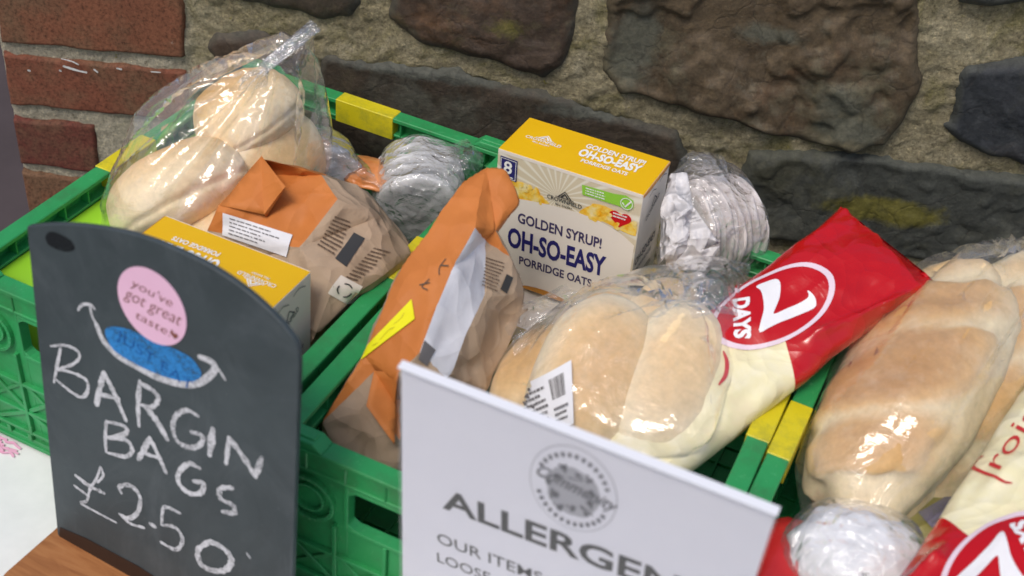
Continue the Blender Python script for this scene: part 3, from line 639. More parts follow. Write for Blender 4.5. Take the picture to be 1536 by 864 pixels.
class MB:
    def __init__(s): s.v = []; s.f = []; s.m = []
    def box(s, x0, x1, y0, y1, z0, z1, mi=0, jit=0.00012):
        r = lambda: random.uniform(-jit, jit)
        x0 += r(); x1 += r(); y0 += r(); y1 += r(); z0 += r(); z1 += r()
        b = len(s.v)
        s.v += [(x0,y0,z0),(x1,y0,z0),(x1,y1,z0),(x0,y1,z0),(x0,y0,z1),(x1,y0,z1),(x1,y1,z1),(x0,y1,z1)]
        s.f += [(b,b+3,b+2,b+1),(b+4,b+5,b+6,b+7),(b,b+1,b+5,b+4),(b+1,b+2,b+6,b+5),(b+2,b+3,b+7,b+6),(b+3,b,b+4,b+7)]; s.m += [mi]*6
    def prism(s, pts, d0, d1, fn, mi=0):
        """pts 2D outline, extruded from d0 to d1, fn(u,v,d)->xyz"""
        b = len(s.v); n = len(pts)
        s.v += [fn(u, v, d0) for u, v in pts] + [fn(u, v, d1) for u, v in pts]
        s.f += [tuple(range(b, b+n))[::-1], tuple(range(b+n, b+2*n))]; s.m += [mi]*2
        for i in range(n):
            j = (i+1) % n; s.f.append((b+i, b+j, b+n+j, b+n+i)); s.m.append(mi)
    def bar(s, p, q, w, h, mi=0):
        p, q = Vector(p), Vector(q); a = (q-p).normalized(); up = Vector((0,0,1)) if abs(a.z) < 0.9 else Vector((1,0,0))
        u = a.cross(up).normalized()*w*0.5; v = u.cross(a).normalized()*h*0.5
        b = len(s.v)
        for c in (p, q): s.v += [tuple(c-u-v), tuple(c+u-v), tuple(c+u+v), tuple(c-u+v)]
        s.f += [(b,b+3,b+2,b+1),(b+4,b+5,b+6,b+7),(b,b+1,b+5,b+4),(b+1,b+2,b+6,b+5),(b+2,b+3,b+7,b+6),(b+3,b,b+4,b+7)]; s.m += [mi]*6
    def tube(s, c, r, axis, l, seg=16, r2=None, mi=0):
        pass
    def build(s, name, mats, parent=None, world=False, bevel=0, smooth=False, segs=1):
        o = mk(name, s.v, s.f, mats, parent, world, smooth, s.m if isinstance(mats, (list, tuple)) else None)
        if bevel:
            md = o.modifiers.new('bevel', 'BEVEL'); md.width = bevel; md.segments = segs; md.limit_method = 'ANGLE'; md.angle_limit = radians(40)
            md.harden_normals = False
        return o

def catmull(pts, n=6, closed=False):
    P = [Vector(p) for p in pts]; out = []; N = len(P)
    if N < 3 and not closed: 
        return [P[0].lerp(P[1], i/n) for i in range(n+1)]
    rng = range(N) if closed else range(N-1)
    for i in rng:
        p0 = P[(i-1) % N] if closed or i > 0 else P[0]*2-P[1]
        p1, p2 = P[i], P[(i+1) % N]
        p3 = P[(i+2) % N] if closed or i+2 < N else P[-1]*2-P[-2]
        for k in range(n):
            s_ = k/n
            out.append(0.5*((2*p1)+(p2-p0)*s_+(2*p0-5*p1+4*p2-p3)*s_*s_+(3*p1-p0-3*p2+p3)*s_**3))
    if not closed: out.append(P[-1])
    return out

def ridged(p, sc, octs=3, off=0.0):
    v = Vector(p)*sc + Vector((off, off*0.7, -off)); a = 1.0; s = 0.0
    for i in range(octs):
        s += a*(1-abs(noise.noise(v))*2.2); v = v*2.03 + Vector((3.1, 1.7, 9.2)); a *= 0.5
    return s

# ---- lettering: text outlines from the built-in font as flat meshes
_tc = {}
def text2d(body, bold=0.0):
    k = (body, bold)
    if k in _tc: return _tc[k]
    cu = bpy.data.curves.new('t', 'FONT'); cu.body = body; cu.size = 1.0; cu.offset = bold; cu.resolution_u = 3
    ob = bpy.data.objects.new('t', cu); COL.objects.link(ob)
    dg = bpy.context.evaluated_depsgraph_get(); me = bpy.data.meshes.new_from_object(ob.evaluated_get(dg))
    v = [(x.co.x, x.co.y) for x in me.vertices]; f = [tuple(p.vertices) for p in me.polygons]
    bpy.data.objects.remove(ob); bpy.data.curves.remove(cu); bpy.data.meshes.remove(me)
    a = np.array(v) if v else np.zeros((1,2)); mn, mx = a.min(0), a.max(0)
    _tc[k] = (a, f, mn, mx); return _tc[k]
def text_fit(body, p0, p1, h, bold=0.0, shear=0.0):
    """2D verts/faces of a text whose baseline runs p0->p1 with letter height h"""
    a, f, mn, mx = text2d(body, bold)
    d = np.array(p1)-np.array(p0); L = np.hypot(*d); ux = d/L; uy = np.array([-ux[1], ux[0]])
    x = (a[:,0]-mn[0])/(mx[0]-mn[0])*L; y = a[:,1]/0.73*h if mx[1] > 0.6 else a[:,1]/mx[1]*h
    x = x + shear*y
    return [tuple(np.array(p0)+ux*X+uy*Y) for X, Y in zip(x, y)], f
class Flat:
    """flat print collected in a 2D frame; each stroke sits a hair above the one before"""
    def __init__(s): s.v = []; s.f = []; s.m = []; s.k = []; s.n = 0
    def add(s, v, f, mi=0):
        b = len(s.v); s.v += [tuple(x) for x in v]; s.f += [tuple(i+b for i in q) for q in f]; s.m += [mi]*len(f); s.k += [s.n % 90]*len(v); s.n += 1; return s
    def text(s, *a, mi=0, **k): v, f = text_fit(*a, **k); return s.add(v, f, mi)
    def poly(s, pts, mi=0):
        return s.add(pts, [tuple(range(len(pts)))], mi)
    def stroke(s, pts, w, n=6, mi=0, taper=0.0, jit=0.0):
        c = catmull([(p[0], p[1], 0) for p in pts], n); L = []; N = len(c)
        for i, p in enumerate(c):
            d = (c[min(i+1, N-1)]-c[max(i-1, 0)]); d.normalize(); q = Vector((-d.y, d.x, 0))
            ww = w*0.5*(1-taper*abs(2*i/(N-1)-1)**3)*(1+random.uniform(-jit, jit)); L += [tuple((p+q*ww)[:2]), tuple((p-q*ww)[:2])]
        # round ends
        f = [(2*i, 2*i+1, 2*i+3, 2*i+2) for i in range(N-1)]
        s.add(L, f, mi)
        for e in (0, N-1):
            r = w*0.47*(1-taper); cc = c[e]
            if r > 0.0002: s.poly([(cc.x+r*cos(k*pi/4), cc.y+r*sin(k*pi/4)) for k in range(8)], mi)
        return s
    def ellipse(s, c, rx, ry, rot=0, n=40, mi=0, inner=0.0):
        o = [(c[0]+cos(rot)*rx*cos(k*2*pi/n)-sin(rot)*ry*sin(k*2*pi/n), c[1]+sin(rot)*rx*cos(k*2*pi/n)+cos(rot)*ry*sin(k*2*pi/n)) for k in range(n)]
        if not inner: return s.poly(o, mi)
        i_ = [((x-c[0])*inner+c[0], (y-c[1])*inner+c[1]) for x, y in o]
        return s.add(o+i_, [(k, (k+1) % n, n+(k+1) % n, n+k) for k in range(n)], mi)
    def lines(s, quad, n, fill=0.75, h=0.45, mi=0, seed=1):
        """rows of small print inside a 4-corner area (top-left, top-right, bottom-right, bottom-left)"""
        rnd = random.Random(seed); q = [np.array(x, float) for x in quad]
        for r in range(n):
            a, b = (r+0.2)/n, (r+0.2+h)/n; x = 0.04
            end = rnd.uniform(fill, 0.97)
            while x < end:
                w = rnd.uniform(0.03, 0.12); x2 = min(x+w, end)
                P = lambda u, v: tuple((q[0]*(1-u)+q[1]*u)*(1-v)+(q[3]*(1-u)+q[2]*u)*v)
                s.poly([P(x, a), P(x, b), P(x2, b), P(x2, a)], mi); x = x2+rnd.uniform(0.012, 0.03)
        return s
    def build(s, name, mats, parent, fn, world=True):
        stuff_ = name not in ('chalk_letter', 'badge', 'eco_label', 'heart', 'cream_panel', 'blue_chalk_patch', 'wet_smudge', 'round_logo', 'logo_field', 'logo_centre', 'oval_print', 'oval_ring', 'numeral', 'bowl_print')
        P = []
        for (u, v), k in zip(s.v, s.k):
            p = Vector(fn(u, v))
            if k:
                n = (Vector(fn(u+1e-3, v))-p).cross(Vector(fn(u, v+1e-3))-p)
                if n.length > 0: p += n.normalized()*k*1.2e-5
            P.append(p)
        o = mk(name, P, s.f, mats, parent, world, midx=s.m if isinstance(mats, (list, tuple)) else None)
        if stuff_: o['kind'] = 'stuff'
        return o
    def densify(s, size):
        bm = bmesh.new(); vs = [bm.verts.new((x, y, k)) for (x, y), k in zip(s.v, s.k)]
        for f, m in zip(s.f, s.m):
            try: fc = bm.faces.new([vs[i] for i in f]); fc.material_index = m
            except ValueError: pass
        for _ in range(5):
            es = [e for e in bm.edges if (e.verts[0].co-e.verts[1].co).xy.length > size]
            if not es: break
            bmesh.ops.subdivide_edges(bm, edges=es, cuts=1, use_grid_fill=False)
            bmesh.ops.triangulate(bm, faces=[f for f in bm.faces if len(f.verts) > 3])
        bm.verts.index_update()
        s.v = [(v.co.x, v.co.y) for v in bm.verts]; s.k = [int(round(v.co.z)) for v in bm.verts]; s.f = [tuple(v.index for v in f.verts) for f in bm.faces]; s.m = [f.material_index for f in bm.faces]; bm.free(); return s
def stick(bvh, pts, off=0.0006, ref=None):
    out = []
    for p in pts:
        if ref is not None:
            r = bvh.ray_cast(Vector(p)+ref*0.12, -ref, 0.2)
            if r[0] is not None and (r[0]-Vector(p)).length < 0.03:
                out.append(tuple(r[0]+ref*off)); continue
        r = bvh.find_nearest(Vector(p))
        if r[0] is None: out.append(p); continue
        n = r[1]
        if ref is not None and n.dot(ref) < 0: n = -n
        out.append(tuple(r[0]+n*off))
    return out
def cast(bvh, p, n, off=0.0006, fallback=None):
    """project a point along -n onto a surface, sit just above it"""
    r = bvh.ray_cast(Vector(p)+n*0.08, -n, 0.2)
    if r[0] is None: return fallback(p) if fallback else tuple(p)
    return tuple(r[0]+n*off)

# ================================================================== SETTING
W0 = Vector((0, 0.03, 0)); WT = radians(21); WU = Vector((cos(WT), sin(WT), 0)); WN = Vector((sin(WT), -cos(WT), 0))
def wallp(s, z, h=0.0): return W0 + WU*s + Vector((0,0,z)) + WN*h

g = MB(); g.box(-9, 9, -6, 12, -0.80, -0.76); tag(g.build('ground', M_asph), kind='structure')
# table with its cloth
tb = tag(empty('market_table', (0.42, -0.33, -0.76)), 'folding market table under the white cloth and the three crates', 'table')
m = MB(); m.box(-0.018, 1.25, -0.78, 0.035, -0.035, -0.006); m.build('table_top', M_grey, tb, world=True, bevel=0.003)
for x in (0.01, 1.20):
    for y in (-0.73, -0.02):
        m = MB(); m.box(x-0.015, x+0.015, y-0.015, y+0.015, -0.76, -0.036); m.build('leg', M_alu, tb, world=True)
# draped cloth: grid on the top, falling over the edges
def cloth():
    V, F = [], []
    xs = np.linspace(-0.36, 1.50, 106); ys = np.linspace(-1.03, 0.0405, 56)
    for j, y in enumerate(ys):
        for i, x in enumerate(xs):
            dx = max(-0.022-x, x-1.252, 0); dy = max(-0.782-y, 0); d = max(dx, dy)
            X = min(max(x, -0.022-0.006*sin(y*40)*min(dx*8,1)-0.004), 1.252+0.012*sin(y*40)*min(dx*8,1)+0.004)
            Y = max(y, -0.782-0.012*sin(x*34)*min(dy*8,1)-0.004)
            z = -0.0025+0.0008*noise.noise(Vector((x*7, y*7, 3)))-d
            if dx == 0 and dy == 0: X, Y = x, y
            V.append((X, Y, z))
    n = len(xs)
    for j in range(len(ys)-1):
        for i in range(n-1): F.append((j*n+i, j*n+i+1, (j+1)*n+i+1, (j+1)*n+i))
    return V, F
cv, cf = cloth(); cl = tag(mk('tablecloth', cv, cf, M_cloth, smooth=True), 'white cloth with a pink printed patch spread over the table under the crates', 'tablecloth')
fl = Flat(); rnd = random.Random(3)
for k in range(26):
    x, y = 0.008+rnd.uniform(-0.04, 0.024), -0.4065+rnd.uniform(-0.006, 0.006)
    pts = [(x+i*0.005, y+rnd.uniform(-.002, .002)) for i in range(4)]
    fl.stroke(pts, 0.0022, n=4)
fl.build('printed_patch', M_pink, cl, lambda u, v: (u, v, -0.0012))

# ---- the wall: mortar sheet with bricks and stones standing proud
wall = tag(empty('stone_wall', tuple(wallp(0.3, -0.76))), 'rough stone wall with red brick end behind the crates', 'wall')
def wgrid(s0, s1, z0, z1, d, hf):
    ns, nz = int((s1-s0)/d)+1, int((z1-z0)/d)+1; V = []; F = []
    for j in range(nz):
        for i in range(ns):
            s, z = s0+i*d, z0+j*d; V.append(wallp(s, z, hf(s, z)))
    for j in range(nz-1):
        for i in range(ns-1): F.append((j*ns+i, j*ns+i+1, (j+1)*ns+i+1, (j+1)*ns+i))
    return V, F
def sdist(P, poly):
    """signed distance (inside positive) of points P[n,2] to a polygon"""
    P = np.asarray(P); A = np.array(poly); B = np.roll(A, -1, 0); best = np.full(len(P), 1e9); ins = np.zeros(len(P), bool)
    for a, b in zip(A, B):
        ab = b-a; tt = np.clip(((P-a)@ab)/(ab@ab), 0, 1); d = np.hypot(*(P-(a+tt[:,None]*ab)).T); best = np.minimum(best, d)
        c = ((a[1] > P[:,1]) != (b[1] > P[:,1])); x = (b[0]-a[0])*(P[:,1]-a[1])/(b[1]-a[1]+1e-12)+a[0]; ins ^= c & (P[:,0] < x)
    return np.where(ins, best, -best)
def mh(s, z):
    p = Vector((s, z, 0)); h = 0.006*noise.noise(p*14)+0.0036*noise.noise(p*48)+0.0028*noise.noise(p*130)-0.004*max(0, noise.noise(p*85)-0.25)
    if s < -0.272: h -= (-0.272-s)*0.9
    return h*(0.55 if s < -0.085 else 1)+(0.002 if s < -0.085 else 0.0)
V, F = wgrid(-0.284, 1.30, -0.20, 0.46, 0.0032, mh)
_uv = np.array([((Vector(v)-W0).dot(WU), v[2]) for v in V])
for k, poly in list(D['stones'].items())+list(D['bricks'].items()):
    A = np.array(poly); mn, mx = A.min(0)-0.01, A.max(0)+0.01
    idx = np.where((_uv[:,0] > mn[0]) & (_uv[:,0] < mx[0]) & (_uv[:,1] > mn[1]) & (_uv[:,1] < mx[1]))[0]
    dd = sdist(_uv[idx], poly)
    for i, d_ in zip(idx, dd):
        if d_ > 0.004: V[i] = V[i]-WN*min((d_-0.004)*3, 0.014)
mk('mortar', V, F, M_mortar, wall, smooth=True, attr={'joint': [max(0, min(1, (-0.075-(Vector(v)-W0).dot(WU))/0.02)) for v in V]})
# body of the wall behind and below (rough core with its end face)
m = MB(); fn = lambda u, v, d: tuple(wallp(u, v, d))
m.prism([(-0.282, -0.76), (1.35, -0.76), (1.35, -0.19), (-0.282, -0.19)], -0.25, -0.004, fn)
m.prism([(-0.282, -0.189), (1.35, -0.189), (1.35, 0.46), (-0.282, 0.46)], -0.25, -0.016, fn)
m.build('core', M_mortar, wall, world=True)

hypot_ = math.hypot
STAINS = {'s6': [(0.665, 0.078, 0.075, 0.020, 1.0)], 's3': [(0.372, 0.235, 0.030, 0.06, 0.9), (0.585, 0.20, 0.05, 0.04, 0.7), (0.60, 0.175, 0.045, 0.02, 1.0), (0.50, 0.262, 0.05, 0.016, .8)], 's5': [(0.17, 0.178, 0.12, 0.012, 1.0), (0.34, 0.155, 0.08, 0.014, .8)], 's2': [(.24, .24, .05, .03, .5)]}
def lump(name, poly, mt, T, edge, d, rough, warp, seed, steps=0.0, tilt=(0,0), label=None, skey=None):
    A = np.array(poly); mn, mx = A.min(0)-0.012, A.max(0)+0.012
    ns, nz = int((mx[0]-mn[0])/d)+1, int((mx[1]-mn[1])/d)+1
    pts = [(mn[0]+i*d, mn[1]+j*d) for j in range(nz) for i in range(ns)]
    RIM, STN = [], []
    wp = [(s+warp*noise.noise(Vector((s*30, z*30, seed))), z+warp*noise.noise(Vector((s*30, z*30, seed+7)))) for s, z in pts]
    sd_ = sdist(wp, poly); V = []; c = A.mean(0)
    for (s, z), q in zip(pts, sd_):
        p = Vector((s, z, seed))
        x = max(min((q+0.002)/edge, 1), -1)
        prof = sqrt(max(0, 1-(1-x)**2)) if x > 0 else x*3
        h = T*prof-0.006*(1-max(x, 0))
        h += rough*(noise.noise(p*18)+0.55*noise.noise(p*45)+0.3*noise.noise(p*110))*max(x, 0)
        if steps:
            nn = noise.noise(p*13+Vector((5,5,5)))+0.35*noise.noise(p*40)
            for th in (-0.28, 0.0, 0.26): h += steps*(1/(1+math.exp(-(nn-th)*60))-0.5)*max(min(q/0.012, 1), 0)
        h += ((s-c[0])*tilt[0]+(z-c[1])*tilt[1])*max(x, 0)
        V.append(wallp(s, z, h)); RIM.append(max(0, 1-max(q, 0)/0.022)); st_ = 0
        for (c0, c1, r0, r1, k_) in STAINS.get(skey, []): st_ = max(st_, k_*max(0, 1.15-hypot_((s-c0)/r0, (z-c1)/r1)*0.75))
        STN.append(st_)
    keep = sd_ > -0.008; F = []
    for j in range(nz-1):
        for i in range(ns-1):
            q = (j*ns+i, j*ns+i+1, (j+1)*ns+i+1, (j+1)*ns+i)
            if all(keep[k] for k in q): F.append(q)
    used = sorted({k for f in F for k in f}); mp = {k: i for i, k in enumerate(used)}
    return mk(name, [V[k] for k in used], [tuple(mp[k] for k in f) for f in F], mt, wall, smooth=True, attr={'rim': [RIM[k] for k in used], 'stain': [STN[k] for k in used]})
SP = {'s1': (M_slate2, .009, .012, .002, .0), 's2': (M_brown2, .011, .014, .0030, .0022), 's3': (M_brown, .009, .009, .0022, .0055), 's4': (M_slate3, .011, .010, .0015, .002), 's5': (M_slate2, .007, .008, .0010, .0012),
      's6': (M_slate, .008, .008, .0012, .0028), 's7': (M_brown2, .007, .012, .002, 0), 's8': (M_slate, .012, .012, .002, 0), 's9': (M_brown2, .01, .012, .002, 0), 's10': (M_slate, .010, .012, .003, .002)}
for i, (k, poly) in enumerate(D['stones'].items()):
    mt, T, e, ro, st = SP[k]
    lump('stone', poly, mt, T, e, 0.0030, ro, 0.007 if k not in ('s5', 's6') else 0.004, 11.3*i, st, skey=k)
# more of the same wall beyond the frame
rnd = random.Random(5)
extra = [(-0.05, .31, .16, .10), (.16, .36, .22, .10), (.44, .385, .25, .09), (.76, .40, .26, .08), (.90, .22, .20, .13), (1.12, .31, .16, .15), (.97, .09, .20, .10), (1.18, .08, .12, .15), (.98, -.06, .22, .11),
         (.26, -.10, .30, .09), (-.03+.0, .41, .2, .07), (.22, .44, .2, .05), (1.2, -.12, .15, .08), (.08, -.16, .2, .06)]
for i, (cx, cz, w, h) in enumerate(extra):
    po = []
    for k in range(12):
        a = k*pi/6; c_, s_ = cos(a), sin(a)
        po.append((cx+w*.46*math.copysign(abs(c_)**.5, c_)*rnd.uniform(.88, 1.02), cz+h*.46*math.copysign(abs(s_)**.5, s_)*rnd.uniform(.85, 1.02)))
    lump('stone', po, [M_brown, M_slate, M_brown2, M_slate2][i % 4], .012, .014, 0.006, .003, 0.006, 50+i*3.1, .0015)
BK = {'b1': (1, 1.0), 'b2': (0, 2.2), 'b3': (2, 3.1), 'b4': (1, 4.4)}
for k, poly in D['bricks'].items():
    mi, sd0 = BK[k]; lump('brick', poly, M_br[mi], 0.0070, 0.0030, 0.0022, 0.0006, 0.0024, 80+sd0*5)
for i, (z0, s1) in enumerate([(.260, -.183), (.334, -.086), (.408, -.183), (-.155, -.086)]):
    lump('brick', [(-.279, z0), (s1, z0+.002), (s1, z0+.060), (-.279, z0+.058)], M_br[(i+2) % 3], 0.0085, 0.0045, 0.0030, 0.0008, 0.0022, 140+i*7)
# white paint drips on the second brick
fl = Flat()
for pts, w in (([(-.215,.1440),(-.205,.1425),(-.198,.1395)], .0016), ([(-.213,.1365),(-.204,.1345),(-.196,.133),(-.190,.1325)], .0024), ([(-.181,.137),(-.178,.1345)], .002), ([(-.252,.1265),(-.2505,.1262)], .0022), ([(-.157,.1405),(-.153,.140)], .0022), ([(-.121,.1415),(-.112,.142)], .0016), ([(-.218,.131),(-.217,.1305)], .002)):
    fl.stroke(pts, w, jit=0.3)
pd_ = mk('paint_drip', [tuple(wallp(u, v, 0.0092+0.002*(v < .1385))) for u, v in fl.v], fl.f, mat('white_paint_drips', (0.62, 0.62, 0.60), 0.5), wall); pd_['kind'] = 'stuff'

# dark doorway and paving beyond the brick end of the wall
dr = tag(empty('doorway', (-1.9, 1.2, -0.76)), 'dark red painted door frame in the shade past the brick end', 'doorway')
m = MB(); m.box(-2.4, -1.86, 0.9, 0.98, -0.76, 1.4); m.build('door_frame', M_door, dr, world=True, bevel=0.004)
m = MB(); m.box(-3.2, -2.42, 0.95, 1.0, -0.76, 1.4); m.build('door_leaf', M_dkwood, dr, world=True, bevel=0.004)

# ================================================================== CRATES
CD, CH, CW = 0.400, 0.178, 0.302
def side_panel(L, short):
    """panel in (s along, t inward, z) as accumulators: body parts"""
    body, rim = MB(), MB()
    zr = CH
    B = rim.box
    B(0, L, 0.000, 0.0155, zr-0.0045, zr)                      # top strip
    B(0.001, L-0.001, 0.0018, 0.0045, zr-0.022, zr-0.004)        # web below the strip
    B(0.0005, L-0.0005, 0.0005, 0.0135, zr-0.0215, zr-0.0185)    # second ledge
    n = int(L/0.028)
    for i in range(1, n): B(i*L/n-0.0008, i*L/n+0.0008, 0.0002, 0.0138, zr-0.020, zr-0.003)
    if short:
        for a, b in ((0, 0.043), (L-0.043, L)):
            rim.prism([(a, zr+0.0004), (a+(0.0 if a == 0 else .007), zr+0.0065), (b-(0.007 if a == 0 else 0), zr+0.0065), (b, zr+0.0004)], 0.0003, 0.0150, lambda u, v, d: (u, d, v))
            B(a+0.008, b-0.008, 0.004, 0.011, zr+0.0058, zr+0.0078)
    # handle window(s)
    wins = [(0.20*L, 0.80*L)] if short else [(0.07*L, 0.26*L), (0.29*L, 0.71*L), (0.74*L, 0.93*L)]
    zt, zb = zr-0.026, zr-0.064
    B = body.box
    cur = 0.0
    T0, T1 = 0.0045, 0.0072
    for a, b in wins:
        B(cur, a, T0, T1, 0.012, zr-0.021)
        B(a-0.001, a+0.0022, 0.0012, 0.011, zb-0.002, zr-0.021); B(b-0.0022, b+0.001, 0.0012, 0.011, zb-0.002, zr-0.021)
        B(a-0.001, b+0.001, 0.0012, 0.0115, zb-0.0035, zb)
        B(a-0.001, b+0.001, 0.0012, 0.0115, zt, zt+0.003)
        B(a, b, T0, T1, 0.012, zb-0.002)
        B(a, b, T0, T1, zt+0.002, zr-0.021)
        r = 0.011
        for (cx, cz, sx, sz) in ((a, zb, 1, 1), (b, zb, -1, 1), (a, zt, 1, -1), (b, zt, -1, -1)):
            arc = [(cx, cz)] + [(cx+sx*(r-r*cos(k*pi/8)), cz+sz*(r-r*sin(k*pi/8))) for k in range(5)]
            body.prism(arc if sx*sz > 0 else arc[::-1], 0.0015, 0.0108, lambda u, v, d: (u, d, v))
        cur = b
    B(cur, L, T0, T1, 0.012, zr-0.021)
    # corner posts
    for a, b in ((0, 0.012), (L-0.012, L)): B(a, b, 0.0004, 0.0125, 0.004, zr-0.019)
    # outside ribs of the lower panel
    zl = zb-0.0035
    rails = [zl, 0.078, 0.046, 0.022]
    for z in rails[1:]: B(0.010, L-0.010, 0.0008, 0.0050, z-0.0015, z+0.0015)
    nv = 7 if short else 9
    xs = [0.012+(L-0.024)*i/nv for i in range(nv+1)]
    for x in xs[1:-1]:
        B(x-0.0016, x+0.0016, 0.0004, 0.0052, 0.020, zl)
        B(x-0.0016, x+0.0016, 0.0066, 0.0105, 0.014, zl)        # inside ribs
    for z in (0.030, 0.050, 0.070, 0.090): B(0.012, L-0.012, 0.0067, 0.0098, z-0.001, z+0.001)
    for i in range(nv):
        for z0, z1 in ((0.022, 0.046), (0.046, 0.078)):
            p, q = ((xs[i], z0), (xs[i+1], z1)) if (i+(z0 > .04)) % 2 else ((xs[i], z1), (xs[i+1], z0))
            body.bar((p[0], 0.0032, p[1]), (q[0], 0.0032, q[1]), 0.0022, 0.0042)
            if z0 > 0.04:
                p, q = ((xs[i], z1), (xs[i+1], z0)) if (i+1) % 2 else ((xs[i], z0), (xs[i+1], z1)); body.bar((p[0], 0.0036, p[1]), (q[0], 0.0036, q[1]), 0.0018, 0.0034)
    # round bosses either side of the window
    for cx in ((0.10*L, 0.90*L) if short else (0.275*L, 0.725*L)):
        cz = zr-0.050 if short else 0.062
        for r0, r1, dep in ((0.0185, 0.0215, 0.0002), (0.011, 0.013, 0.0012)):
            k = 26
            for i in range(k):
                a0, a1 = 2*pi*i/k, 2*pi*(i+1)/k
                body.prism([(cx+r0*cos(a0), cz+r0*sin(a0)), (cx+r1*cos(a0), cz+r1*sin(a0)), (cx+r1*cos(a1), cz+r1*sin(a1)), (cx+r0*cos(a1), cz+r0*sin(a1))], dep, 0.0048, lambda u, v, d: (u, d, v))
    # foot band with slots
    B(0.002, L-0.002, 0.0022, 0.0080, 0.004, 0.0125)
    ns = int(L/0.022)
    for i in range(ns+1):
        x = 0.004+(L-0.008)*i/ns; B(x-0.002, x+0.002, 0.0006, 0.0060, 0.0125, 0.0195)
    B(0.003, L-0.003, 0.0006, 0.0046, 0.0035, 0.0075)
    lat = MB()
    if True:
        h = 0.032 if short else 0.031
        c = L*0.47 if short else L*0.5
        lat.box(c-h, c+h, -0.0007, 0.0162, zr-0.0235, zr+0.0009); 
        lat.box(c-h+0.003, c+h-0.003, -0.0013, 0.0006, zr-0.015, zr-0.010)
    return body, rim, lat
def make_crate():
    root = empty('folding_crate')
    W = CW
    sides = [(W, True, lambda s, t, z: (s, -t, z)),              # rear, outside facing +y
             (W, True, lambda s, t, z: (W-s, -CD+t, z)),         # front
             (CD, False, lambda s, t, z: (t, -CD+s, z)),         # left
             (CD, False, lambda s, t, z: (W-t, -s, z))]          # right
    for L, short, fn in sides:
        body, rim, lat = side_panel(L, short)
        for mb, nm, mt, par in ((body, 'side_panel', M_green, None), (rim, 'rim', M_green, 'p'), (lat, 'latch', M_yel, 'p')):
            mb.v = [fn(*v) for v in mb.v]
            o = mb.build(nm, mt, root if par is None else pan, bevel=0.0007 if nm != 'latch' else 0.0006)
            if par is None: pan = o
    b = MB(); b.box(0.004, W-0.004, -CD+0.004, -0.004, 0.002, 0.006)
    for i in range(1, 13): b.box(W*i/13-0.0012, W*i/13+0.0012, -CD+0.008, -0.008, 0.0055, 0.0095)
    for i in range(1, 17): b.box(0.008, W-0.008, -CD*i/17-0.0012, -CD*i/17+0.0012, 0.0055, 0.0090)
    b.build('base', M_green, root)
    return root
cr = make_crate()
tag(cr, 'left green folding crate holding the bag of baps', 'crate', 'green folding crates in a row on the table')
cr2 = copy_tree(cr); cr2.location = (0.3055, -0.024, 0); cr2.rotation_euler = (0,0,0.0105); cr2.scale = (1.03, 1, 1)
tag(cr2, 'middle green folding crate holding the upright porridge box and the bag of rolls', 'crate')
cr3 = copy_tree(cr); cr3.location = (0.6235, -0.030, 0); cr3.rotation_euler = (0,0,-0.010); cr3.scale = (1.03, 1, 1)
tag(cr3, 'right green folding crate holding the bag of long scored rolls', 'crate')

# ================================================================== CHALKBOARD
bo, bu, bw, bn = [Vector(x) for x in D['board_frame']]
def bp(u, v, d=0.0): return tuple(bo+bu*u+bw*v+bn*d)
cb = tag(empty('chalkboard', tuple(bo)), 'arched slate chalkboard with handwritten chalk price in a wooden foot', 'chalkboard')
ol = D['board_outline']; arch = catmull([(p[0], p[1], 0) for p in ol[1:13]], 5)
pts = [(0.0, 0.004)] + [(p.x, p.y) for p in arch] + [(0.2150, 0.12), (0.2155, 0.004)]
m = MB(); m.prism(pts[::-1], -0.0045, 0.0, lambda u, v, d: bp(u, v, d)); m.build('slate_panel', M_board, cb, world=True, bevel=0.0005)
for a_, b_ in D['letters']:
    fl = Flat()
    for w, q in D['chalk'][a_:b_]: fl.stroke(q, w*1.45, n=7, taper=0.30, jit=0.28)
    fl.build('chalk_letter', M_chalk, cb, lambda u, v: bp(u, v, 0.0004))
fl = Flat()
for w, q in D['smile']: fl.stroke(q, w, n=8, taper=0.25, jit=0.05)
fl.build('chalk_smile', M_chalk, cb, lambda u, v: bp(u, v, 0.0003))
fl = Flat(); fl.poly([(p.x, p.y) for p in catmull([(a, b, 0) for a, b in D['blue']], 3, True)])
fl.build('blue_chalk_patch', M_bchalk, cb, lambda u, v: bp(u, v, 0.0006))
fl = Flat(); fl.text('JUST EAT', (0.0720, 0.2585), (0.1330, 0.2450), 0.0090, bold=-0.012); fl.build('blue_lettering', M_bline, cb, lambda u, v: bp(u, v, 0.0009))
fl = Flat()
for q in D['smudges'][:1]: fl.poly([(p.x, p.y) for p in catmull([(a, b, 0) for a, b in q], 4, True)])
fl.build('wet_smudge', M_smudge, cb, lambda u, v: bp(u, v, 0.0003))
(sc_, sq) = D['sticker']; cx, cy = sc_; rx = (sq[1][0]-sq[0][0])/2*1.03; ry = (sq[2][1]-sq[3][1])/2*1.0
cx = (sq[0][0]+sq[1][0])/2; cy = (sq[2][1]+sq[3][1])/2
sr = (rx+ry)/2
m = MB(); m.prism([(cx+sr*cos(k*pi/24), cy+sr*sin(k*pi/24)) for k in range(48)], 0.0002, 0.0007, lambda u, v, d: bp(u, v, d)); st = m.build('sticker', M_pinks, cb, world=True)
fl = Flat()
for i, (s_, y, hw) in enumerate((("you've", 0.44, .58), ("got great", 0.02, .80), ("taste!", -0.42, .52))):
    fl.text(s_, (cx-hw*sr, cy+y*sr-0.003), (cx+hw*sr, cy+y*sr-0.003-0.0020), 0.0072, bold=-0.012, shear=0.35)
hx, hy, hr = cx+0.66*sr, cy-0.50*sr, 0.0028
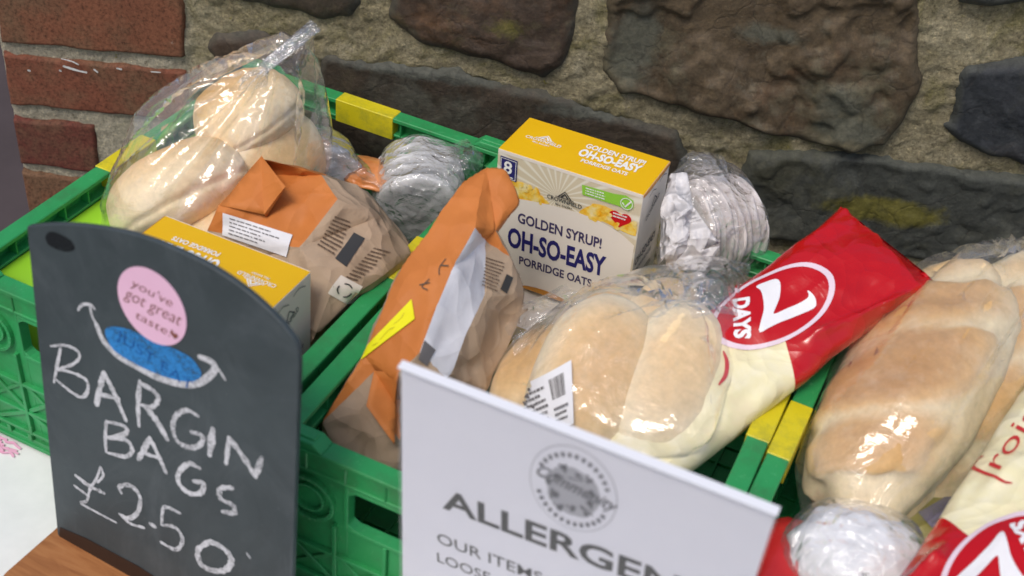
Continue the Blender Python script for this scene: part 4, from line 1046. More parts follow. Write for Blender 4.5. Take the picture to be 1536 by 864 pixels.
fl.poly([(hx+hr*0.062*16*sin(t_)**3, hy+hr*0.062*(13*cos(t_)-5*cos(2*t_)-2*cos(3*t_)-cos(4*t_))) for t_ in [k*2*pi/24 for k in range(24)]])
fl.build('script_lettering', M_script, st, lambda u, v: bp(u, v, 0.0011))
m = MB(); m.prism([(0.001, 0.030), (0.2145, 0.030), (0.2145, 0.054), (0.15, 0.047), (0.08, 0.0535), (0.03, 0.052), (0.004, 0.048)], 0.0002, 0.0006, lambda u, v, d: bp(u, v, d)); m.build('painted_reflection', M_dkwood, cb, world=True)  # reflection of the wood low on the slate, painted as a dark brown strip
# wooden foot with rounded ends
def rrect(x0, x1, y0, y1, r, n=6):
    o = []
    for cx_, cy_, a0 in ((x1-r, y1-r, 0), (x0+r, y1-r, 90), (x0+r, y0+r, 180), (x1-r, y0+r, 270)):
        o += [(cx_+r*cos(radians(a0+90*k/n)), cy_+r*sin(radians(a0+90*k/n))) for k in range(n+1)]
    return o
cy_, sy_ = cos(-0.0533), sin(-0.0533)
def fp(x, y, z): return (bo.x+cy_*x-sy_*y, bo.y+sy_*x+cy_*y, z)
m = MB(); m.prism(rrect(-0.006, 0.221, -0.052, 0.032, 0.010), 0.0, 0.0375, lambda u, v, d: fp(u, v, d)); m.build('wooden_foot', M_wood, cb, world=True, bevel=0.002, segs=2)

# ================================================================== NOTICE IN ACRYLIC HOLDER
so, su, sw, sn = [Vector(x) for x in D['sign_frame']]
def sp_(u, v, d=0.0): return tuple(so+su*u+sw*v+sn*d)
sg = tag(empty('allergen_notice', tuple(so)), 'white printed notice in a clear acrylic stand in front of the middle crate', 'sign')
SW_, SH_ = 0.2172, 0.3356
m = MB(); m.prism([(0.001, 0.004), (SW_-0.001, 0.004), (SW_-0.001, SH_-0.0022), (0.001, SH_-0.0022)], -0.0006, 0.0, sp_); pp = m.build('paper_sheet', M_paper, sg, world=True)
m = MB(); m.prism([(0, 0.0), (SW_, 0.0), (SW_, SH_), (0, SH_)], 0.0010, 0.0028, sp_); m.build('front_panel', M_acr, sg, world=True, bevel=0.0004)
m = MB(); m.prism([(0, 0.0), (SW_, 0.0), (SW_, SH_), (0, SH_)], -0.0034, -0.0016, sp_); m.build('back_panel', M_acr, sg, world=True, bevel=0.0004)
m = MB(); m.box(so.x-0.001, so.x+SW_+0.001, so.y-0.055, so.y+0.015, 0.0002, 0.0035); m.build('acrylic_foot', M_acr, sg, world=True, bevel=0.0008)
for e, nm in (((0, SW_, SH_+0.0001, SH_+0.0012), 'edge'),):
    m = MB(); m.prism([(e[0], e[2]), (e[1], e[2]), (e[1], e[3]), (e[0], e[3])], -0.0034, 0.0028, sp_); m.build('polished_edge', mat('polished_acrylic_edge', (0.80, 0.80, 0.83), 0.3, 0.5), sg, world=True)
fl = Flat(); T_ = D['sign_text']
fl.text('ALLERGEN', (0.0290, 0.2258), (0.1795, 0.2345), 0.0195, bold=0.022)
fl.text('OUR ITEMS', (0.0262, 0.1885), (0.0980, 0.1927), 0.0108, bold=0.002)
fl.text('LOOSE', (0.0265, 0.1685), (0.0640, 0.1705), 0.0100, bold=0.002)
fl.build('lettering', M_signtext, pp, lambda u, v: sp_(u, v, 0.0003))
fl = Flat(); lx, ly = 0.1088, 0.2905
fl.ellipse((lx, ly), 0.0262, 0.0352, mi=0, n=56); fl.build('round_logo', M_signgrey, pp, lambda u, v: sp_(u, v, 0.00018))
fl = Flat()
fl.ellipse((lx, ly), 0.0256, 0.0345, n=56, mi=1); fl.build('logo_field', [M_signgrey, M_paper], pp, lambda u, v: sp_(u, v, 0.00026))
fl = Flat(); rr = random.Random(9)
o_ = [(lx+0.0165*cos(a)*(1+.13*noise.noise(Vector((cos(a)*2, sin(a)*2, 1)))), ly-0.002+0.0205*sin(a)*(1+.13*noise.noise(Vector((cos(a)*2, sin(a)*2, 4))))) for a in [k*2*pi/40 for k in range(40)]]
fl.poly(o_); fl.build('logo_centre', M_signgrey, pp, lambda u, v: sp_(u, v, 0.00034))
fl = Flat()
for k in range(11):
    a = k*2*pi/11+.3; r_ = 0.0115+0.003*(k % 2); x, y = lx+r_*cos(a), ly-0.001+1.3*r_*sin(a); w_ = 0.0016+0.0012*rr.random()
    fl.poly([(x+w_*(.5+rr.random())*cos(j*pi/3), y+w_*(.6+rr.random())*sin(j*pi/3)) for j in range(6)]); fl.stroke([(x, y), (x+rr.uniform(-.004, .004), y+rr.uniform(-.005, .005)), (x+rr.uniform(-.005, .005), y+rr.uniform(-.006, .006))], 0.0010)
fl.text('Community', (lx-0.0235, ly+0.0015), (lx+0.0245, ly-0.0040), 0.0100, bold=0.012, shear=0.3)
for k in range(26):
    a = radians(22+k*11) if k < 13 else radians(202+(k-13)*11); r1, r2 = 0.0200, 0.0226
    fl.add([(lx+r1*cos(a), ly+r1*1.34*sin(a)), (lx+r2*cos(a), ly+r2*1.34*sin(a)), (lx+r2*cos(a+.09), ly+r2*1.34*sin(a+.09)), (lx+r1*cos(a+.09), ly+r1*1.34*sin(a+.09))], [(0, 1, 2, 3)])
fl.build('logo_drawing', M_signline, pp, lambda u, v: sp_(u, v, 0.00042))

# ================================================================== PORRIDGE BOXES
def make_box():
    W, Dp, H = 0.132, 0.0603, 0.1365
    root = empty('porridge_box')
    m = MB(); x, y = W/2, Dp/2
    m.v = [(-x,-y,0),(x,-y,0),(x,y,0),(-x,y,0),(-x,-y,H),(x,-y,H),(x,y,H),(-x,y,H)]
    m.f = [(0,3,2,1),(4,5,6,7),(0,1,5,4),(1,2,6,5),(2,3,7,6),(3,0,4,7)]; m.m = [0,1,2,0,0,0]
    car = m.build('carton', [M_cardc, M_cardy, M_cardtan], root, bevel=0.0009, segs=2)
    # lid flap edge
    m = MB(); m.box(-x+0.0008, x-0.0008, -y-0.0003, -y+0.0002, H-0.0030, H-0.0002); m.build('lid_edge', M_cardc, root)
    m = MB(); m.prism([(-y+.0005, H-0.0004), (y-.0005, H-0.0004), (y-.0005, H-0.0030), (y-0.010, H-0.0042), (-y+0.010, H-0.0042), (-y+.0005, H-0.0030)], 0, 0.0004, lambda u, v, d: (x+0.0001+d, u, v)); m.build('lid_edge', M_orangep, root)
    F = lambda lift: (lambda u, v: (u, -y-lift, v))
    bf = D['bf']
    def clipx(pts): return [(max(min(a, x-0.0012), -x+0.0012), max(min(b, H-0.003), 0.0012)) for a, b in pts]
    fl = Flat()
    for key in ('g1', 'g2'): fl.poly(clipx([(p.x, p.y) for p in catmull([(a, b, 0) for a, b in bf[key]], 4, True)]))
    # ragged flakes
    rr = random.Random(4)
    for k in range(60):
        side = k % 2; cx_ = rr.uniform(-0.062, -0.022) if side else rr.uniform(0.022, 0.064); cy2 = rr.uniform(0.094, 0.110) if side else rr.uniform(0.098, 0.112)
        n = rr.randint(5, 7); r = rr.uniform(0.002, 0.004)
        fl.poly(clipx([(cx_+r*rr.uniform(.6, 1)*cos(j*2*pi/n), cy2+r*rr.uniform(.6, 1)*sin(j*2*pi/n)) for j in range(n)]))
    fl.build('golden_flakes', M_flake, root, F(0.00045), world=False)
    fl = Flat()
    arc = [(-0.0648, 0.0015), (-0.0648, 0.083)] + [(p.x, p.y) for p in catmull([(-0.0648, 0.083, 0), (-0.049, 0.0921, 0), (-0.0271, 0.0965, 0), (0.0029, 0.0995, 0), (0.0284, 0.0990, 0), (0.0499, 0.0940, 0), (0.0648, 0.0860, 0)], 6)] + [(0.0648, 0.0015)]
    fl.poly(clipx(arc)[::-1]); fl.build('cream_panel', M_cardc, root, F(0.00075), world=False)
    fl = Flat(); fl.text('GOLDEN SYRUP!', (-0.0423, 0.0700), (0.0365, 0.0722), 0.0105, bold=0.024); fl.text('PORRIDGE OATS', (-0.0379, 0.0266), (0.0320, 0.0286), 0.0087, bold=0.022)
    fl.build('small_title', M_navy2, root, F(0.0011), world=False)
    fl = Flat(); fl.text('OH-SO-EASY', (-0.0503, 0.0420), (0.0430, 0.0452), 0.0205, bold=0.034); fl.build('title', M_navy, root, F(0.0011), world=False)
    fl = Flat(); a, b, c, d = bf['badge']; fl.poly([a, b, c, d]); bd = fl.build('badge', M_navy, root, F(0.0009), world=False)
    fl = Flat(); fl.text('8', (-0.0590, 0.1160), (-0.0512, 0.1160), 0.0120, bold=0.02)
    fl.lines([(-0.0588, 0.1138), (-0.0490, 0.1138), (-0.0490, 0.1112), (-0.0588, 0.1112)], 1, fill=0.95)
    for p, q in (((-.0618, .1298), (-.0478, .1294)), ((-.0618, .1118), (-.0478, .1108)), ((-.0618, .1298), (-.0612, .1118)), ((-.0478, .1294), (-.0476, .1108))): fl.stroke([p, q], 0.0005, n=1)
    fl.build('badge_lettering', M_whitep, bd, F(0.0013), world=False)
    fl = Flat(); g0 = bf['green']; fl.poly([g0[0], g0[1], g0[2], g0[3], g0[4], g0[5], g0[6], g0[7]]); gb = fl.build('eco_label', M_ecog, root, F(0.0009), world=False)
    fl = Flat(); fl.lines([(0.0155, 0.1275), (0.040, 0.1285), (0.0455, 0.1205), (0.0155, 0.1205)], 3, fill=0.6, seed=8); fl.stroke([(0.0500, 0.1240), (0.0525, 0.1212), (0.0570, 0.1280)], 0.0014, n=1)
    fl.ellipse((0.0533, 0.1243), 0.0055, 0.0055, inner=0.88)
    fl.build('eco_lettering', M_whitep, gb, F(0.0013), world=False)
    hx, hy, hr = 0.0494, 0.1075, 0.0098
    hp = [(hx+hr*0.0625*16*sin(t_)**3, hy+hr*0.0560*(13*cos(t_)-5*cos(2*t_)-2*cos(3*t_)-cos(4*t_))) for t_ in [k*2*pi/32 for k in range(32)]]
    fl = Flat(); fl.poly(hp); hb = fl.build('heart', M_heart, root, F(0.0010), world=False)
    fl = Flat(); fl.lines([(0.0420, 0.1128), (0.0565, 0.1128), (0.0555, 0.1072), (0.0430, 0.1072)], 2, fill=0.9, seed=5); fl.build('heart_lettering', M_whitep, hb, F(0.0014), world=False)
    def logo(fl, cx_, cy2, w, flip=1):
        s = w/0.032
        fl.text('CROWNFIELD', (cx_-w/2, cy2), (cx_+w/2, cy2), 0.0042*s, bold=0.015)
        fl.stroke([(cx_-0.0055*s, cy2+0.0055*s), (cx_, cy2+0.0115*s), (cx_+0.0055*s, cy2+0.0055*s)], 0.0011*s, n=1)
        fl.stroke([(cx_-0.0028*s, cy2+0.0056*s), (cx_, cy2+0.0090*s), (cx_+0.0028*s, cy2+0.0056*s)], 0.0016*s, n=1)
        fl.stroke([(cx_-0.008*s, cy2+0.005*s), (cx_+0.008*s, cy2+0.005*s)], 0.0007*s, n=1)
        fl.text('MILL BAKERY', (cx_-w*.24, cy2-0.0038*s), (cx_+w*.24, cy2-0.0038*s), 0.0022*s, bold=0.01)
    fl = Flat(); logo(fl, -0.0012, 0.1045, 0.032); fl.build('logo', M_black, root, F(0.0011), world=False)
    fl = Flat(); fl.poly([(p.x, p.y) for p in catmull([(-0.040, 0.0015, 0), (-0.0267, 0.0055, 0), (-0.0100, 0.0072, 0), (0.006, 0.0055, 0), (0.016, 0.0015, 0)], 5)]); fl.build('bowl_print', M_orangep, root, F(0.0010), world=False)
    Tf = lambda u, v: (u, v, H+0.0005)
    fl = Flat(); logo(fl, -0.0380, -0.0025, 0.033); fl.build('lid_logo', M_whitep, root, Tf, world=False)
    fl = Flat(); fl.text('GOLDEN SYRUP!', (-0.0040, 0.0100), (0.0496, 0.0112), 0.0072, bold=0.03); fl.text('OH-SO-EASY', (-0.0048, -0.0042), (0.0504, -0.0020), 0.0115, bold=0.045); fl.text('PORRIDGE OATS', (0.0017, -0.0125), (0.0432, -0.0115), 0.0052, bold=0.03)
    fl.build('lid_title', M_whitep, root, Tf, world=False)
    for sgn in (1, -1):
        fl = Flat(); fl.text('CROWNFIELD', (-0.014, 0.101), (0.013, 0.112), 0.0050, bold=0.015); fl.stroke([(-0.004, 0.111), (0.0, 0.119), (0.006, 0.114)], 0.0014, n=1); fl.text('OH-SO-EASY', (-0.0265, 0.062), (0.020, 0.066), 0.0085, bold=0.02)
        fl.text('PORRIDGE', (-0.022, 0.053), (0.012, 0.056), 0.0045, bold=0.01); fl.lines([(-.022, .046), (.022, .046), (.022, .02), (-.022, .02)], 8, seed=3)
        for px_, py2 in ((-.01, .128), (.012, .131)): fl.stroke([(px_-.008, py2), (px_, py2+.002), (px_+.008, py2-.001)], 0.0008)
        fl.build('side_lettering', M_greyprint, root, (lambda u, v, s=sgn: (s*(x+0.0005), s*u, v)), world=False)
    return root
pb = make_box(); loc, rot = D['box1']; pb.location = loc; pb.rotation_euler = rot
tag(pb, 'yellow topped porridge oats box standing upright in the middle crate', 'box', 'yellow porridge boxes')
pb2 = copy_tree(pb); loc, rot = D['box2']; pb2.location = loc; pb2.rotation_euler = (-rot[0], -rot[1], rot[2]+pi)
tag(pb2, 'yellow topped porridge box turned upside down to view behind the chalkboard', 'box')
pb3 = copy_tree(pb)
pb3.location = (0.402, -0.012, 0.0745); pb3.rotation_euler = (radians(90), 0, 0.0)
tag(pb3, 'yellow topped porridge box lying flat underneath the upright porridge box', 'box')

# ================================================================== CROISSANT PACKS
PB0, PB1, PA0, PA1 = -0.052, 0.047, -0.20, 0.122
def make_pack(script, red_curve, long_):
    root = empty('croissant_pack')
    na, nb = 120, 40
    bc, hw = (PB0+PB1)/2, (PB1-PB0)/2
    V, U = [], []
    def surf(i, k):
        v = i/na; a = PA0+(PA1-PA0)*v; ang = 2*pi*k/(2*nb)
        e = min((a-PA0)/0.055, (PA1-a)/0.055, 1.0); e = max(e, 0); full = sin(e*pi/2)**0.8
        th = 0.0008+0.0190*full
        w = hw*(1-0.10*full)
        c, s = cos(ang), sin(ang)
        x = bc+w*math.copysign(abs(c)**0.85, c); z = th*math.copysign(abs(s)**0.75, s)
        p = Vector((x, a, z))
        wr = (1-full)*0.9+0.18
        z += 0.0040*wr*noise.noise(Vector((x*120, a*16, 1.0 if s > 0 else 5)))+0.0030*(noise.noise(Vector((x*28, a*28, 2.0)))) * full
        z += 0.0034*ridged((x, a*0.8, 0.3), 24, 3)*0.4*full
        # long soft crease parallel to the side
        if s > 0:
            cr_ = (x-0.0335) - 0.20*(a-0.045)-0.002*noise.noise(Vector((a*60, 2, 2))); z += 0.0075*math.exp(-abs(cr_)/0.0030)*max(0, min((a+0.005)/0.02, 1))*max(0, min((0.108-a)/0.02, 1))
        x += 0.0015*noise.noise(Vector((a*30, s, 7)))
        return (x, a, z)
    for i in range(na+1):
        for k in range(2*nb): p = surf(i, k); V.append(p); U.append((p[0]+0.5, p[1]+0.5))
    F = []
    n2 = 2*nb
    for i in range(na):
        for k in range(n2): F.append((i*n2+k, i*n2+(k+1) % n2, (i+1)*n2+(k+1) % n2, (i+1)*n2+k))
    F.append(tuple(range(n2))[::-1]); F.append(tuple(na*n2+k for k in range(n2)))
    F = [f[::-1] for f in F]
    wr = mk('wrapper', V, F, M_pack, root, world=False, smooth=True, uvs=U)
    bv = BVHTree.FromPolygons([Vector(v) for v in V], F)
    N = Vector((0,0,1))
    fnl = lambda off: (lambda u, v: cast(bv, (u, v, 0), N, off, lambda p: (p[0], p[1], 0.001)))
    ov = np.array(D['pk_oval']); oc = tuple((ov.min(0)+ov.max(0))/2); ex = (ov.max(0)-ov.min(0))/2; orx, ory, orot = ex[0]*1.02, ex[1]*1.0, radians(-8)
    fl = Flat(); fl.ellipse(oc, orx*0.97, ory*0.97, orot, n=64); fl.densify(0.005).build('oval_print', M_oval, root, fnl(0.0005), world=False)
    fl = Flat(); fl.ellipse(oc, orx, ory, orot, n=64, inner=0.90); fl.densify(0.006).build('oval_ring', M_ring, root, fnl(0.0009), world=False)
    fl = Flat(); sv = D['pk_seven']; fl.poly([(p.x, p.y) for p in catmull([(a, b, 0) for a, b in sv], 3, True)]); fl.densify(0.005).build('numeral', M_white7, root, fnl(0.0011), world=False)
    fl = Flat()
    days = D['pk_days']
    fl.text('DAYS', tuple(days[0]), tuple(days[1]), 0.0118, bold=0.05); 
    fl.densify(0.006).build('lettering', M_white7, root, fnl(0.0012), world=False)
    fl = Flat()
    for q in script: fl.stroke(q, 0.0024, n=6, taper=0.5)
    if long_: fl.text('roissant', SL[0], SL[1], 0.0150, bold=-0.006, shear=0.35)
    if red_curve: 
        for q in red_curve: fl.stroke(q, 0.0030, n=6, taper=0.6)
    fl.densify(0.006).build('script_lettering', M_redtext, root, fnl(0.0012), world=False)
    # crimped end seals
    for a0 in (PA1-0.0115, PA0+0.0015):
        m = MB()
        for k in range(6): m.box(PB0+0.004, PB1-0.004, a0+k*0.0018, a0+k*0.0018+0.0008, 0.0006, 0.0016)
        m.build('end_seal', M_oval if a0 > 0 else M_pack, root)
    return root, bv
def place(o, c, b, a, n): o.rotation_euler = Matrix([b, a, n]).transposed().to_euler(); o.location = c
c, b, a, n = [Vector(x) for x in D['pack1']]
sh = Vector((-0.0, 0.118))
scr = [[(u, v-0.118) for u, v in q] for q in D['script'][:1]]; SL = [(u, v-0.118) for u, v in D['scr_line']]
pk, _ = make_pack(D['scr1'], [D['pk_red']], False)
place(pk, c, b, a, n)
tag(pk, 'red and cream croissant wrapper with red end up, lying over the middle crate rim', 'croissant pack', 'red and cream croissant packs')
c, b, a, n = [Vector(x) for x in D['pack2']]
pk2, _ = make_pack(scr, None, True); place(pk2, c+a*0.102+b*0.012, b, a, n)
tag(pk2, 'red and cream croissant wrapper with its red end down at the bottom right corner', 'croissant pack')

# ================================================================== BREAD
def ico(sub):
    bm = bmesh.new(); bmesh.ops.create_icosphere(bm, subdivisions=sub, radius=1); v = [x.co.copy() for x in bm.verts]; f = [tuple(a.index for a in p.verts) for p in bm.faces]; bm.free(); return v, f
ICO5, ICO4 = ico(5), ico(4)
def basis(n, hint=(0,0,1)):
    n = Vector(n).normalized(); h = Vector(hint); x = h.cross(n)
    if x.length < 1e-3: x = Vector((1,0,0)).cross(n)
    x.normalize(); y = n.cross(x); return x, y, n
def bread(name, c, long_ax, up, r, mt, parent=None, seed=0, dents=(), flat=0.55, lump_=0.05, bakebias=0.0, crease=None, slashes=None, blunt=0.86):
    """r=(half length, half width, half height); up = crust side"""
    c = Vector(c); z = Vector(up).normalized(); x = Vector(long_ax); x = (x-z*x.dot(z)).normalized(); y = z.cross(x)
    V, A = [], []
    for v in ICO5[0]:
        q = Vector((math.copysign(abs(v.x)**blunt, v.x), math.copysign(abs(v.y)**0.86, v.y), v.z))
        if q.z < 0: q.z *= flat
        else: q.z = q.z**0.92
        k = 1+lump_*noise.noise(v*1.7+Vector((seed,)*3))+0.35*lump_*noise.noise(v*5+Vector((seed,)*3))+0.10*lump_*noise.noise(v*14+Vector((seed,)*3))
        q *= k
        # seam between top and base
        sm = math.exp(-((v.z+0.22)/0.07)**2)*0.045; q.x *= 1-sm; q.y *= 1-sm
        if crease: 
            d = abs(v.dot(Vector(crease[0]))-crease[1]); q *= 1-crease[2]*math.exp(-(d/0.10)**2)
        sl_ = 0
        if slashes:
            ph = (v.x*slashes[0]+v.y*slashes[1]+slashes[2])*0.5+0.10*noise.noise(v*2.5+Vector((seed,)*3)); f_ = abs((ph % 1)-0.5)*2
            sl_ = math.exp(-(f_/0.26)**2)*max(0, min((v.z+0.15)*3, 1)); q *= 1-0.05*sl_+0.05*math.exp(-((f_-0.45)/0.2)**2)*max(0, v.z)
        V.append(c+x*q.x*r[0]+y*q.y*r[1]+z*q.z*r[2])
        b = max(0, v.z)**1.4*0.9 if v.z > 0 else max(0, (-v.z-0.55))*1.6
        if crease: b -= 0.75*math.exp(-(abs(v.dot(Vector(crease[0]))-crease[1])/0.20)**2)
        A.append(b+bakebias-0.50*sl_)
    o = mk(name, V, ICO5[1], mt, parent, True, True, attr={'bake': A}); return o, V

# ------------------------------------------------------------------ clear bags
def bag_mesh(name, pts, mt, parent, size=0.009, smooth=2, amp=0.003, sc=22, seed=0.0, inflate=0.002, extra=None, pleat=None):
    bm = bmesh.new()
    for p in pts: bm.verts.new(p)
    r = bmesh.ops.convex_hull(bm, input=bm.verts)
    bmesh.ops.delete(bm, geom=[v for v in bm.verts if not v.link_faces], context='VERTS')
    for _ in range(7):
        es = [e for e in bm.edges if e.calc_length() > size*1.5]
        if not es: break
        bmesh.ops.subdivide_edges(bm, edges=es, cuts=1); bmesh.ops.triangulate(bm, faces=[f for f in bm.faces if len(f.verts) > 3])
    for _ in range(smooth): bmesh.ops.smooth_vert(bm, verts=bm.verts, factor=0.5, use_axis_x=True, use_axis_y=True, use_axis_z=True)
    bm.normal_update()
    for v in bm.verts:
        p = v.co
        h = inflate+amp*(ridged(p, sc, 3, seed)*0.45+0.35*noise.noise(p*sc*0.6+Vector((seed,)*3)))
        if pleat:
            o_, a_, am, n_, rad = pleat; d_ = p-o_; ax_ = a_.normalized(); bx, by, _ = basis(ax_); ang = atan2(d_.dot(by), d_.dot(bx))
            w_ = math.exp(-(d_.length/rad)**2); h += am*w_*(sin(ang*n_+2*noise.noise(p*12))+0.5*sin(ang*(2*n_+1)))
        v.co = p+v.normal*h
    bm.normal_update(); bm.verts.index_update()
    V = [v.co.copy() for v in bm.verts]; F = [tuple(v.index for v in f.verts) for f in bm.faces]; bm.free()
    return mk(name, V, F, mt, parent, True, True), V, F
def samp(V, step=9, k=1.04):
    c = sum(V, Vector())/len(V); return [c+(v-c)*k for v in V[::step]]
def sheet(name, rows, mt, parent, amp=0.003, sc=30, seed=0.0, sub=5):
    """a loose film sheet through rows of 3D points (every row same length), crumpled; thin but double sided with real folds"""
    R = [catmull(r, sub) for r in rows]; n = len(R[0]); cols = [catmull([R[i][k] for i in range(len(R))], sub) for k in range(n)]
    V = []; m_ = len(cols[0])
    for k in range(n):
        for p in cols[k]:
            d = Vector((noise.noise(p*sc+Vector((seed,)*3)), noise.noise(p*sc+Vector((seed+9,)*3)), ridged(p, sc, 3, seed)*0.5)); V.append(p+d*amp)
    F = [(k*m_+j, k*m_+j+1, (k+1)*m_+j+1, (k+1)*m_+j) for k in range(n-1) for j in range(m_-1)]
    return mk(name, V, F, mt, parent, True, True)
def neck(name, path, radii, mt, parent, pleats=7, depth=0.35, seed=0):
    """gathered, pleated film neck: star shaped cross-sections along a path"""
    C = catmull(path, 6); N = len(C); seg = 56; V = []
    for i, c in enumerate(C):
        t_ = i/(N-1); j = t_*(len(radii)-1); k = min(int(j), len(radii)-2); r = radii[k]+(radii[k+1]-radii[k])*(j-k)
        d = (C[min(i+1, N-1)]-C[max(i-1, 0)]).normalized(); x, y, _ = basis(d)
        rr = r if isinstance(r, Vector) else Vector((r, r*0.55))
        for s in range(seg):
            a = 2*pi*s/seg; m_ = 1+depth*(sin(a*pleats+t_*2.5+seed)+0.5*sin(a*(pleats*2+1)-t_*3))*0.6
            V.append(c+x*cos(a)*rr.x*m_+y*sin(a)*rr.y*m_)
    F = [(i*seg+s, i*seg+(s+1) % seg, (i+1)*seg+(s+1) % seg, (i+1)*seg+s) for i in range(N-1) for s in range(seg)]
    return mk(name, V, F, mt, parent, True, True)

# --- bag of baps, left crate
bb1 = tag(empty('bap_bag', (0.09, -0.19, 0.12)), 'clear gathered plastic bag of white bread baps standing in the left crate against its rim', 'bread bag')
n1 = Vector((-0.62, 0.18, 0.62))
o, Va = bread('bap', (0.083, -0.222, 0.172), (0.35, 0.9, 0.1), n1, (0.062, 0.060, 0.043), M_bap, bb1, seed=1, flat=0.75, lump_=0.05, bakebias=0.14)
o, Vb = bread('bap', (0.090, -0.128, 0.206), (0.5, 0.8, 0.3), Vector((-0.55, -0.1, 0.8)), (0.049, 0.052, 0.042), M_bap, bb1, seed=4, flat=0.7, lump_=0.05, bakebias=0.20)
o, Vc = bread('bap', (0.126, -0.140, 0.180), (0.3, 0.9, 0.2), Vector((0.75, -0.25, 0.45)), (0.050, 0.040, 0.022), M_bap, bb1, seed=7, flat=0.8, bakebias=-0.2)
o, Vd = bread('bap', (0.115, -0.215, 0.145), (0.3, 0.9, 0.0), Vector((-0.5, 0.1, 0.7)), (0.054, 0.052, 0.026), M_bap, bb1, seed=9, flat=0.8, bakebias=-0.1)
top = [Vector(D['K'][k]) for k in ('bg_l', 'bg_s', 'bg_t1', 'bg_t2', 'bg_r1', 'bg_r2', 'bg_n1', 'bg_n2', 'bg_n3', 'bg_n4')]
bag_mesh('clear_bag', samp(Va)+samp(Vb)+samp(Vc)+samp(Vd)+top+[Vector((0.05, -0.27, 0.05)), Vector((0.16, -0.2, 0.05)), Vector((0.06, -0.1, 0.05))], M_film, bb1, amp=0.0024, sc=15, seed=2, size=0.006, pleat=(Vector(D['K']['nk0']), Vector(D['K']['nk0'])-Vector(D['K']['nk2']), 0.006, 9, 0.11))
k_ = D['K']
neck('gathered_neck', [Vector(k_['nk0']), Vector(k_['nk1']), Vector(k_['nk2'])], [0.012, 0.006, 0.0065], M_film2, bb1, pleats=6)

# --- big bag of rolls, middle crate
rb = tag(empty('roll_bag', (0.47, -0.26, 0.12)), 'clear plastic bag of bread rolls with a white barcode label lying in the middle crate', 'bread bag')
Q = {k: Vector(v) for k, v in D['R2'].items()}
o, V1 = bread('bread_roll', Q['d1'], Q['d1b']-Q['d1a'], Vector((0.25, -0.40, 0.85)), (0.070, 0.043, 0.035), M_roll, rb, seed=21, lump_=0.04, bakebias=-0.06)
o, V2 = bread('bread_roll', Q['d2'], Q['d2b']-Q['d2a'], Vector((0.25, -0.35, 0.85)), (0.070, 0.041, 0.034), M_roll, rb, seed=25, lump_=0.04, bakebias=-0.30)
o, V3 = bread('bread_roll', Q['e1'], Q['e1b']-Q['e1a'], Vector((-0.20, -0.2, 0.95)), (0.068, 0.026, 0.028), M_roll, rb, seed=28, lump_=0.07, bakebias=-0.1)
o, V4 = bread('bread_roll', Q['f1'], Q['f1b']-Q['f1a'], Vector((-0.3, -0.2, 0.9)), (0.052, 0.026, 0.028), M_roll, rb, seed=31, lump_=0.07, bakebias=-0.05)
o, V5 = bread('bread_roll', Q['h1'], Q['e1b']-Q['e1a'], Vector((0.1, 0.0, 1)), (0.040, 0.028, 0.028), M_roll, rb, seed=35, lump_=0.07, bakebias=-0.25)
ob, bagV, bagF = bag_mesh('clear_bag', samp(V1)+samp(V2)+samp(V3)+samp(V4)+samp(V5)+[Q[k] for k in Q if k.startswith('b_')], M_film, rb, amp=0.0030, sc=14, seed=5, size=0.006, pleat=(Q['m22'], Q['m22']-Q['d1'], 0.006, 9, 0.10))
bvB = BVHTree.FromPolygons(bagV, bagF)
lb = Flat(); LQ = D['label2']
def quadgrid(q, nu, nv):
    q = [Vector(x) for x in q]; V = []; F = []
    for j in range(nv+1):
        for i in range(nu+1):
            u, v = i/nu, j/nv; V.append((q[0]*(1-u)+q[1]*u)*(1-v)+(q[3]*(1-u)+q[2]*u)*v)
    for j in range(nv):
        for i in range(nu): F.append((j*(nu+1)+i, j*(nu+1)+i+1, (j+1)*(nu+1)+i+1, (j+1)*(nu+1)+i))
    return V, F
def toward(v, d): return v
VIEWN = (Vector(CP)-Vector((0.4, -0.2, 0.2))).normalized()
def label_on(name, quad, bvh, parent, mt, off=0.0010, nu=14, nv=10):
    V, F = quadgrid(quad, nu, nv); return mk(name, stick(bvh, V, off, VIEWN), F, mt, parent, True, True)
def print_on(name, quad, bvh, parent, mt, off, fl):
    """flat print in unit square of a quad, stuck to a surface"""
    q = [Vector(x) for x in quad]
    fl.densify(0.12)
    P = [(q[0]*(1-u)+q[1]*u)*(1-v)+(q[3]*(1-u)+q[2]*u)*v for u, v in fl.v]
    S = stick(bvh, P, off, VIEWN); S = [tuple(Vector(a)+VIEWN*k*1.2e-5) for a, k in zip(S, fl.k)]
    o = mk(name, S, fl.f, mt, parent, True); o['kind'] = 'stuff'; return o
lab = label_on('barcode_label', LQ, bvB, rb, M_white, 0.0012)
fl = Flat(); x = 0.62
while x < 0.86:
    w = random.choice((.006, .010, .015)); fl.poly([(x, .12), (x+w, .12), (x+w, .48), (x, .48)]); x += w+random.choice((.006, .010))
fl.lines([(0.08, .15), (.55, .15), (.55, .9), (.08, .9)], 7, seed=2); fl.lines([(0.60, .60), (.92, .60), (.92, .9), (.60, .9)], 3, seed=6)
print_on('label_print', LQ, bvB, lab, M_greyprint, 0.0018, fl)
# loose wrinkled film at the mouth of the bag
sheet('bag_mouth', [[Q['m11'], Q['m12'], Q['m13']], [Q['m21'], Q['m22'], Q['m23']], [Q['m31'], Q['m32'], Q['m33']]], M_film2, rb, amp=0.0050, sc=34, seed=3)

